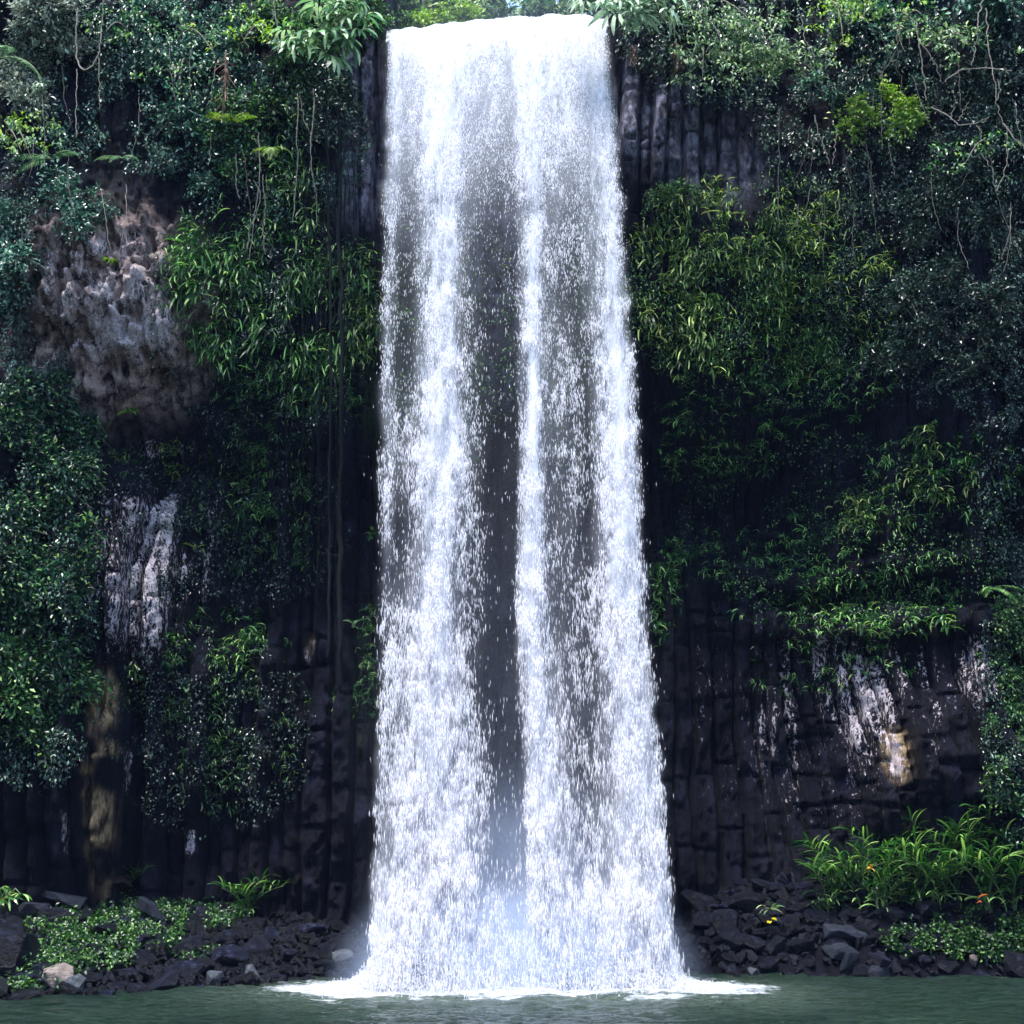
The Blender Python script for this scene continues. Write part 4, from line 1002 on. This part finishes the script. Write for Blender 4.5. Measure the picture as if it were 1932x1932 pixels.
# ------------------------------------------------------------------ overhanging branches with leaves
def leafy_branch(u0, v0, u1, v1, off, mat, label, seed, n=240, leaf=.11, droop=.5, width=.32, kind='b'):
    r = np.random.default_rng(seed)
    x, Y, z = surf(np.array([u0, u1], float), np.array([v0, v1], float), off)
    p0 = np.array([x[0], Y[0] + .3, z[0]]); p1 = np.array([x[1], min(Y) - .5, z[1]])
    p1[0], p1[2] = at(u1, v1, p1[1])
    s = np.linspace(0, 1, 10)[:, None]
    pts = p0 + (p1 - p0) * s + np.array([0, -.2, .25]) * np.sin(np.pi * s)
    e = empty('leafy_branch', tuple(p0)); tag(e, label, 'branch')
    a, b = tube_np(pts - p0, np.linspace(.025, .007, 10), 5); link(mesh_np('bough', a, b, M['bark'], True), 'bough', e)
    cl = max(6, n // 14); q = r.uniform(.2, 1.03, cl)
    cc = np.stack([np.interp(q, s[:, 0], pts[:, i]) for i in range(3)], -1) - p0 + r.normal(0, 1, (cl, 3)) * [width, width * .6, width * .22]
    P = np.repeat(cc, 14, 0) + r.normal(0, .07, (cl * 14, 3)) * [1.2, 1, .5]; m_ = len(P)
    D = r.normal(0, .7, (m_, 3)) + unit(p1 - p0) * .6 + [0, -.4, -.4]; Nn = r.normal(0, .3, (m_, 3)) + [0, -.35, 1]
    L = leaf * r.uniform(.7, 1.3, m_)
    a, b = leaves_np(P, D, Nn, L, L * .38); link(mesh_np('foliage', a, b, mat), 'foliage', e)
BR = [(1140, -10, 1290, 75, 'leaf_pale', 'topmost pale leafy branch sweeping from the right rim'),
      (1300, -10, 1430, 55, 'leaf_pale', 'bright pale leafy branch at the top right of the falls'),
      (1320, 30, 1370, 105, 'leaf_pale', 'pale leafy branch over the dark hollow right of the falls'),
      (1380, 30, 1455, 95, 'leaf_pale', 'pale leafy branch reaching right over the dark hollow'),
      (1400, 90, 1450, 130, 'leaf_pale', 'lower pale leafy branch in the middle of the right rim'),
      (1330, 80, 1325, 150, 'leaf_pale', 'short pale branch hanging straight down the right rim'),
      (1400, 130, 1535, 130, 'leaf_pale', 'long level leafy branch under the right rim'),
      (1440, 120, 1400, 145, 'leaf_pale', 'lowest pale leafy branch above the purple rock'),
      (1570, -10, 1592, 85, 'leaf_lime', 'yellow-green leafy branch hanging high on the right rim'),
      (1640, 10, 1630, 30, 'leaf_lime', 'lime leafy branch at the top edge of the right rim'),
      (1760, 70, 1830, 90, 'leaf_pale', 'pale leafy branch between the bare stems'),
      (1700, 60, 1740, 30, 'leaf_green', 'green leafy branch on the top of the steep bare stem'),
      (1880, 270, 1820, 310, 'leaf_green', 'green leafy branch below the sagging bare branch'),
      (330, 60, 400, 95, 'leaf_huge', 'arched green leafy branch on the upper left rim'),
      (250, 70, 200, 60, 'leaf_green', 'short leafy branch right of the U loop'),
      (350, 110, 340, 160, 'leaf_green', 'green leafy branch hanging left of the dead frond'),
      (520, 60, 460, 75, 'leaf_lime', 'lime leafy branch above the dead frond'),
      (0, 215, 60, 300, 'leaf_lime', 'bright leafy branch reaching in at the left edge above the outcrop'),
      (0, 250, 40, 285, 'leaf_huge', 'green leafy branch under the bright one at the left edge')]
for k, (u0, v0, u1, v1, mt, lb) in enumerate(BR):
    leafy_branch(u0, v0, u1, v1, 1.35, M[mt], lb, 500 + k, n=420 if mt == 'leaf_pale' else 260, leaf=.13, width=.42)

# small accents on the rock
def accent(u_, v_, off, n, L, W, mat, name, label, cat, seed, up=.6, dr=1.2, spread=math.pi):
    r = np.random.default_rng(seed); x, Y, z = (float(q) for q in surf(np.array(u_), np.array(v_), off))
    a, b = ribbons_np(r.normal(0, .03, (n, 3)), r.uniform(-spread, 0, n), L * r.uniform(.7, 1.2, n), np.full(n, W), r.uniform(up - .5, up + .5, n), r.uniform(dr - .4, dr + .4, n), 5, r.normal(0, .4, n))
    tag(link(mesh_np(name, a, b, mat), name, None, (x, Y, z)), label, cat)
accent(245, 778, .3, 16, .24, .07, M['leaf_lime'], 'small_plant', 'tiny lime plant in the dark hollow under the outcrop', 'plant', 1)
accent(310, 852, .3, 2, .2, .06, M['yellow'], 'yellow_leaf', 'single yellow leaf on the rock below the outcrop', 'leaf', 2)
accent(370, 1035, .4, 5, .3, .06, M['leaf_lime'], 'small_plant', 'small bright drooping plant right of the lichen pillars', 'plant', 3)
accent(666, 1180, .5, 6, .3, .07, M['leaf_huge'], 'small_plant', 'small broad-leaved plant beside the left edge of the falls', 'plant', 4)
accent(210, 495, .4, 12, .22, .06, M['leaf_lime'], 'small_plant', 'yellow-green plant on the brow of the outcrop', 'plant', 5)
accent(700, 1010, .5, 9, .3, .08, M['leaf_green'], 'small_plant', 'leafy plant clinging at the left edge of the falls halfway down', 'plant', 6)

# ------------------------------------------------------------------ trees behind the lip
def tree(x, Y, zb, h, rad, mat, label, seed, n=4200, leaf=.24):
    r = np.random.default_rng(seed); e = empty('tree', (x, Y, zb)); tag(e, label, 'tree')
    q = np.linspace(0, 1, 8); pts = np.stack([.3 * np.sin(q * 2 + seed), 0 * q, h * .75 * q], -1)
    lst = [tube_np(pts, np.linspace(.16, .05, 8), 7)]
    nb_ = 12; cl = []
    for k in range(nb_):
        t_ = r.uniform(.4, 1); p = np.array([np.interp(t_, q, pts[:, i]) for i in range(3)])
        a = r.uniform(0, 2 * math.pi); d = np.array([math.cos(a), math.sin(a), r.uniform(.1, .8)]) * rad * r.uniform(.5, 1)
        lst.append(tube_np([p, p + d * .5 + [0, 0, .1], p + d], [.05, .03, .012], 5))
        for j in range(4): cl.append(p + d * r.uniform(.4, 1.05) + r.normal(0, .25, 3) * rad * .5)
    a, b = join(lst); link(mesh_np('trunk', a, b, M['bark'], True), 'trunk', e)
    cl = np.array(cl); k = r.integers(0, len(cl), n); P = cl[k] + r.normal(0, 1, (n, 3)) * rad * .17 * [1, 1, .6]
    D = r.normal(0, 1, (n, 3)) + [0, 0, -.4]; Nn = r.normal(0, .5, (n, 3)) + [0, -.2, 1]; L = leaf * r.uniform(.6, 1.3, n)
    a, b = leaves_np(P, D, Nn, L, L * .5, True); link(mesh_np('crown', a, b, M[mat]), 'crown', e)
for k, (u_, Y_, top, rad, mat, lb) in enumerate([
    (735, 34, -60, 1.6, 'leaf_green', 'green tree behind the left end of the lip'),
    (800, 33, 0, 1.3, 'leaf_pale', 'pale green tree above the left third of the lip'),  # pale leaf colours here paint in the sunlit, overexposed crowns
    (865, 34, -20, 1.5, 'leaf_pale', 'pale yellow-green tree above the middle of the lip'),
    (915, 37, -30, 1.5, 'leaf_pale', 'pale tree seen against the white sky over the lip'),
    (985, 38, -25, 1.6, 'leaf_grey', 'greyish distant tree with sky showing through over the lip'),
    (1060, 36, -20, 1.5, 'leaf_pale', 'pale tree above the right third of the lip'),
    (1150, 34, -80, 1.8, 'leaf_green', 'dark green tree behind the right end of the lip')]):
    x_, zt = at(u_, top, Y_); x_ = float(x_); zt = float(zt)
    tree(x_, Y_, 21.0, zt - 20.6, rad, mat, lb, 600 + k)

# low bright bushes on the riverbank right behind the lip
for k, (u_, v_, mt, lb) in enumerate([(752, 50, 'leaf_green', 'low green bush at the left end of the lip'), (790, 42, 'leaf_lime', 'low lime bush behind the left part of the lip'), (835, 36, 'leaf_lime', 'low lime bush behind the lip left of the middle'), (880, 26, 'leaf_lime', 'low yellowish bush behind the middle of the lip'), (1068, 16, 'leaf_pale', 'low pale bush behind the right part of the lip')]):
    x_, z_ = at(u_, v_, 30.6)
    shrub('n', k, mt, (float(x_), 30.6, float(z_)), .95, lb, None, 'bush', 'bush')

# ------------------------------------------------------------------ boulders
def ground_Y(u_, v_, up=0.0, lo=23.6, hi=31.2):
    Yg = np.linspace(lo, hi, 400); xg, zg = at(u_, v_, Yg); d_ = bank_z(xg, Yg) + up - zg
    ok_ = np.where(d_ > 0)[0]
    return float(Yg[ok_[0]]) if len(ok_) else float(Yg[-1])
def rock_mesh(seed, mat, flat=.8):
    r = np.random.default_rng(seed); bm = bmesh.new()
    n = 22
    p = r.normal(0, 1, (n, 3)); p = p / np.linalg.norm(p, axis=1, keepdims=True) * r.uniform(.7, 1.2, (n, 1)); p = np.clip(p, -.82, .82)
    for q in p: bm.verts.new(q * [1, .85, flat])
    ret = bmesh.ops.convex_hull(bm, input=bm.verts)
    bmesh.ops.delete(bm, geom=[g for g in ret['geom_interior'] if isinstance(g, bmesh.types.BMVert)], context='VERTS')
    bmesh.ops.dissolve_limit(bm, angle_limit=.22, verts=bm.verts, edges=bm.edges)
    bmesh.ops.bevel(bm, geom=bm.edges[:], offset=.03, segments=1, affect='EDGES', profile=.6)
    bmesh.ops.triangulate(bm, faces=bm.faces)
    bmesh.ops.subdivide_edges(bm, edges=bm.edges[:], cuts=1)
    for v_ in bm.verts:
        c = v_.co; d = .10 * (float(fbm(c.x * 2.2 + seed, c.y * 2.2 + c.z * 1.7, 3, 3)) - .5)
        v_.co = c * (1 + d)
    me = bpy.data.meshes.new('boulder'); bm.to_mesh(me); bm.free(); me.materials.append(mat)
    return me
RM = [rock_mesh(s, M['boulder'], random.choice([.55, .7, .85])) for s in range(12)]
def put_rock(x, Y, z, s, me, lb, gp=None, rot=None):
    o = link(me, 'boulder', None, (x, Y, z)); o.scale = (s * random.uniform(.8, 1.35), s * random.uniform(.8, 1.1), s * random.uniform(.7, 1.1))
    o.rotation_euler = rot or (random.uniform(-.4, .4), random.uniform(-.4, .4), random.uniform(0, 6.28)); tag(o, lb, 'boulder', gp); return o
placed = []
def scatter_rocks(n, x0, x1, t0, t1, smin, smax, lb, gp, seed):
    r = random.Random(seed); c = 0; tries = 0
    while c < n and tries < n * 40:
        tries += 1
        x = r.uniform(x0, x1); s0 = float(shoreY(np.array(x))); t = r.uniform(t0, t1); Y = s0 + t
        cl = float(np.minimum(31.4, depth(np.array(x), np.array(1.2), False)))
        if Y > cl + .2: continue
        s = smin + (smax - smin) * r.random() ** 1.8
        if any((x - a) ** 2 + (Y - b) ** 2 < ((s + q) * .55) ** 2 for a, b, q in placed): continue
        placed.append((x, Y, s)); c += 1
        z = float(bank_z(np.array(x), np.array(Y))) + s * .18
        put_rock(x, Y, z, s, RM[r.randrange(12)], lb, gp)
scatter_rocks(34, -10.5, -2.8, -.1, .8, .20, .46, 'dark wet boulder at the waterline of the left bank', 'boulders at the left waterline', 1)
scatter_rocks(66, -10.5, -2.8, .8, 3.0, .16, .42, 'dark boulder on the slope of the left bank', 'boulders on the left bank slope', 2)
scatter_rocks(40, -10.5, -2.8, 3.0, 6.5, .2, .42, 'dark boulder at the foot of the cliff left of the falls', 'boulders at the left cliff foot', 3)
scatter_rocks(32, 3.6, 11.5, -.1, .6, .18, .40, 'dark wet boulder at the waterline of the right bank', 'boulders at the right waterline', 4)
scatter_rocks(110, 3.0, 9.5, .5, 3.4, .16, .44, 'dark boulder on the right bank below the ginger plants', 'boulders on the right bank', 5)
SPEC = [ # u, v, Y, size(sx,sy,sz), mat, rot, label
 (112, 1846, 24.9, (.40, .32, .34), 'boulder_pale', (.2, .3, .4), 'pale pinkish rounded boulder at the left waterline'),
 (142, 1862, 24.7, (.26, .22, .30), 'boulder_grey', (0, .5, 0), 'grey boulder leaning right of the pale pinkish one'),
 (205, 1668, 28.0, (.62, .45, .36), 'boulder_brown', (.3, .12, .1), 'arched brown boulder under the ochre pillar'),
 (120, 1700, 27.6, (.70, .42, .24), 'boulder_slate', (.3, .26, .05), 'long slate slab sloping across the top of the left bank'),
 (60, 1718, 26.6, (.42, .35, .26), 'boulder_slate', (0, 0, .3), 'smooth grey boulder at the left edge below the slate slab'),
 (285, 1720, 27.6, (.50, .3, .24), 'boulder_slate', (0, .8, .1), 'slate boulder tilted steeply below the brown one'),
 (10, 1800, 25.4, (.75, .5, .6), 'boulder', (0, .2, .3), 'largest dark boulder at the left edge'),
 (470, 1870, 25.6, (.32, .2, .10), 'boulder_grey', (0, 0, 0), 'low pale rock awash at the left waterline'),
 (540, 1862, 26.4, (.38, .25, .14), 'boulder_grey', (0, .1, .3), 'flat grey rock awash nearer the falls'),
 (472, 1840, 26.0, (.22, .2, .26), 'boulder_grey', (.2, 0, .3), 'small upright grey rock above the low pale one'),
 (402, 1848, 26.2, (.2, .2, .22), 'boulder_grey', (0, .1, .5), 'small grey block at the waterline between larger dark boulders'),
 (640, 1806, 28.6, (.36, .25, .2), 'boulder_grey', (0, -.3, .3), 'grey rock beside the falls'),
 (1860, 1767, 28.9, (.16, .12, .10), 'boulder_pale', (0, .2, .3), 'small cream stone on the green cover of the right bank'),
 (1836, 1812, 28.8, (.14, .12, .17), 'boulder_pale', (0, .2, .8), 'small upright cream stone near the right waterline'),
 (1422, 1835, 28.9, (.16, .14, .14), 'boulder_grey', (0, .2, .8), 'small whitish stone right of the splash'),
 (1595, 1762, 29.6, (.62, .35, .26), 'boulder_slate', (0, .05, .2), 'broad flat-topped boulder below the left ginger plants'),
 (1585, 1795, 29.0, (.45, .3, .24), 'boulder_slate', (0, .1, .1), 'blocky purple-grey boulder under the flat-topped one'),
 (1655, 1835, 28.8, (.3, .25, .24), 'boulder_slate', (0, .1, .3), 'squarish purple boulder at the right waterline'),
 (1600, 1820, 28.9, (.2, .18, .34), 'boulder_slate', (0, .15, .2), 'upright slab standing at the right waterline'),
 (1925, 1825, 28.0, (.45, .4, .4), 'boulder', (0, .2, .3), 'dark rounded boulder at the right edge of the waterline')]
z_ok = {}
for k, (u_, v_, Y_, sz, mt, rot, lb) in enumerate(SPEC):
    if z_ok.get(k, True): Y_ = ground_Y(u_, v_, sz[2] * (.95 if k in (2, 3, 5) else .4))
    x_, z_ = at(u_, v_, Y_)
    me = rock_mesh(50 + k, M[mt], .9)
    o = link(me, 'boulder', None, (float(x_), Y_, float(z_))); o.scale = tuple(q * .95 for q in sz); o.rotation_euler = rot; tag(o, lb, 'boulder')

# broken stone between the boulders, far too much to count
def rubble(x0, x1, n, seed, label):
    r = np.random.default_rng(seed); tm = []
    for k in range(8):
        bm = bmesh.new()
        for q in r.normal(0, 1, (11, 3)):
            q = q / np.linalg.norm(q) * r.uniform(.7, 1.1); bm.verts.new(q * [1, .8, .65])
        ret = bmesh.ops.convex_hull(bm, input=bm.verts)
        bmesh.ops.delete(bm, geom=[g for g in ret['geom_interior'] if isinstance(g, bmesh.types.BMVert)], context='VERTS')
        bmesh.ops.triangulate(bm, faces=bm.faces); bm.verts.index_update()
        tm.append((np.array([v_.co[:] for v_ in bm.verts]), np.array([[v_.index for v_ in f_.verts] for f_ in bm.faces]))); bm.free()
    x = r.uniform(x0, x1, n); s0 = shoreY(x); Y = s0 + r.uniform(-.15, 5.5, n); Y = np.minimum(Y, 31.2)
    z = bank_z(x, Y) + .03; lst = []
    for i in range(n):
        sc = .05 + .12 * r.random() ** 2
        lst.append((xf(tm[i % 8][0], tuple(r.uniform(0, 6, 3)), sc, (x[i], Y[i], z[i])), tm[i % 8][1]))
    a, b = join(lst)
    tag(link(mesh_np('rubble', a, b, M['boulder']), 'rubble'), label, None, None, 'stuff')
rubble(-11, -2.6, 2600, 61, 'small broken stone filling the left bank between boulders')
rubble(2.9, 11.5, 2600, 62, 'small broken stone filling the right bank between boulders')
# ------------------------------------------------------------------ ground cover
def cover(zones, seed, label):
    r = np.random.default_rng(seed); us, vs = zone_pts(zones, seed)
    keep = fbm(us / 30, vs / 16, seed, 3) + r.normal(0, .05, len(us)) > .485
    us, vs = us[keep], vs[keep]; n = len(us)
    Yg = np.linspace(23.8, 31.3, 160)[:, None]; xg, zg = at(us[None], vs[None], Yg)
    hit = bank_z(xg, Yg + 0 * xg) + .20 > zg; ix = np.where(hit.any(0), hit.argmax(0), 159); Y = Yg[ix, 0]
    x, z = at(us, vs, Y)
    P = np.stack([x, Y, z], -1) + r.normal(0, .05, (n, 3))
    D = r.normal(0, .8, (n, 3)) + [0, -.3, 0]; Nn = r.normal(0, .4, (n, 3)) + [0, -.3, 1]; L = .075 * r.uniform(.6, 1.4, n)
    a, b = leaves_np(P, D, Nn, L, L * .6, False)
    tag(link(mesh_np('ground_cover', a, b, M['cover']), 'ground_cover'), label, None, None, 'stuff')
cover([(260, 1740, 90, 50, 4500), (150, 1770, 120, 60, 5000), (110, 1810, 70, 30, 1800), (200, 1650, 60, 20, 1200), (380, 1720, 90, 30, 1500), (60, 1850, 50, 16, 300), (350, 1790, 60, 16, 300)], 31, 'bright creeping ground cover over the left bank')
cover([(1850, 1760, 110, 50, 7000), (1740, 1770, 80, 30, 1500), (1620, 1690, 120, 20, 1200), (1900, 1700, 50, 50, 2500), (1560, 1690, 40, 20, 500), (1740, 1680, 80, 20, 800)], 32, 'bright creeping ground cover over the right bank')

# ------------------------------------------------------------------ ginger plants
GIN = [t_ginger(s, 1.55) for s in range(7)]
def ginger(u_, v_, Y_, sc, rz, lb, gp=None, k=0):
    Y_ = min(ground_Y(u_, v_, 0), 30.6); x_, z_ = at(u_, v_, Y_); x_ = float(x_); zb = float(bank_z(np.array(x_), np.array(Y_)))
    e = empty('ginger_plant', (x_, Y_, zb)); e.rotation_euler = (0, 0, rz); e.scale = (sc, sc, sc); tag(e, lb, 'plant', gp)
    link(me_of('gl_%d' % (k % 7), GIN[k % 7][0], M['ginger']), 'foliage', e)
    link(me_of('gs_%d' % (k % 7), GIN[k % 7][1], M['stem']), 'stem', e)
rg = random.Random(3)
for i in range(46):
    ginger(rg.uniform(1725, 1925), rg.uniform(1600, 1735), rg.uniform(28.6, 30.2), rg.uniform(.65, 1.1), rg.uniform(-1, 1), 'tall ginger plant in the large stand near the right edge', 'ginger plants in the large right stand', i)
for i in range(20):
    ginger(rg.uniform(1560, 1680), rg.uniform(1680, 1735), rg.uniform(29.0, 30.0), rg.uniform(.65, .95), rg.uniform(-1, 1), 'ginger plant in the smaller stand above the flat-topped boulder', 'ginger plants in the smaller right stand', i)
for i in range(6):
    ginger(rg.uniform(1600, 1670), rg.uniform(1600, 1650), 30.4, rg.uniform(.7, 1.0), rg.uniform(0, 1.5), 'dark ginger plant arching against the rock behind the smaller stand', 'ginger plants against the rock', i)
for i in range(5):
    ginger(rg.uniform(455, 490), rg.uniform(1700, 1715), 29.0, rg.uniform(.55, .75), rg.uniform(-.6, 1.2), 'ginger plant on the left bank beside bare dark columns', 'ginger plants on the left bank', i)
for i in range(3):
    ginger(rg.uniform(235, 265), rg.uniform(1650, 1665), 28.6, rg.uniform(.5, .65), rg.uniform(-.6, 1.2), 'small dark ginger plant behind the arched brown boulder', 'ginger plants behind the brown boulder', i)
def bank_accent(u_, v_, Y_, n, L, W, mat, name, label, cat, seed):
    r = np.random.default_rng(seed); Y_ = min(Y_, ground_Y(u_, v_, .3)) if v_ > 1690 else Y_; x_, z_ = at(u_, v_, Y_)
    a, b = ribbons_np(r.normal(0, .04, (n, 3)), r.uniform(-3.1, 0, n), L * r.uniform(.7, 1.2, n), np.full(n, W), r.uniform(0, 1, n), r.uniform(.8, 1.6, n), 5, r.normal(0, .4, n))
    tag(link(mesh_np(name, a, b, mat), name, None, (float(x_), Y_, float(z_))), label, cat)
bank_accent(1642, 1640, 29.0, 4, .2, .06, M['orange'], 'dead_leaves', 'orange dead leaves on top of the smaller ginger stand', 'leaf', 1)
bank_accent(1455, 1715, 29.6, 9, .26, .05, M['leaf_pale'], 'small_plant', 'small pale plant alone among dark boulders right of the falls', 'plant', 2)
bank_accent(1456, 1738, 29.4, 3, .15, .07, M['yellow'], 'yellow_leaf', 'yellow leaves hanging under the small pale plant', 'leaf', 3)
bank_accent(1848, 1702, 28.6, 2, .2, .05, M['red_leaf'], 'red_leaf', 'reddish dead leaf in front of the large ginger stand', 'leaf', 4)

# ------------------------------------------------------------------ labels: where in its patch each of many like things stands
bpy.context.view_layer.update()
by = {}
for o in C.objects:
    if o.parent is None and o.get('group'): by.setdefault((o['group'], o['label']), []).append(o)
for (g_, lb_), os_ in by.items():
    if len(os_) < 5: continue
    us_ = []
    for o in os_:
        if o.location.length > 1: us_.append(uv_of(o.location.x, o.location.y, o.location.z))
        else:
            c_ = o.bound_box[0]; us_.append(uv_of(c_[0], c_[1], c_[2]))
    ua = np.array([float(q[0]) for q in us_]); va = np.array([float(q[1]) for q in us_])
    ru_ = np.argsort(np.argsort(ua)) / (len(ua) - 1); rv_ = np.argsort(np.argsort(va)) / (len(va) - 1)
    for o, a, b in zip(os_, ru_, rv_):
        hz = 'left' if a < .34 else 'right' if a > .66 else 'middle'
        vt = 'upper' if b < .34 else 'lower' if b > .66 else 'mid'
        ext = None
        if b == 0: ext = 'the highest one'
        elif b == 1: ext = 'the lowest one'
        elif a == 0: ext = 'the one furthest left'
        elif a == 1: ext = 'the one furthest right'
        w_ = ext or {('mid', 'middle'): 'at its centre'}.get((vt, hz), 'towards the %s %s' % (vt, hz) if vt != 'mid' else 'midway up, %s side' % hz)
        nl = lb_ + ', ' + w_
        if len(nl.replace('-', ' ').split()) > 16:
            nl = None
        if nl: o['label'] = nl
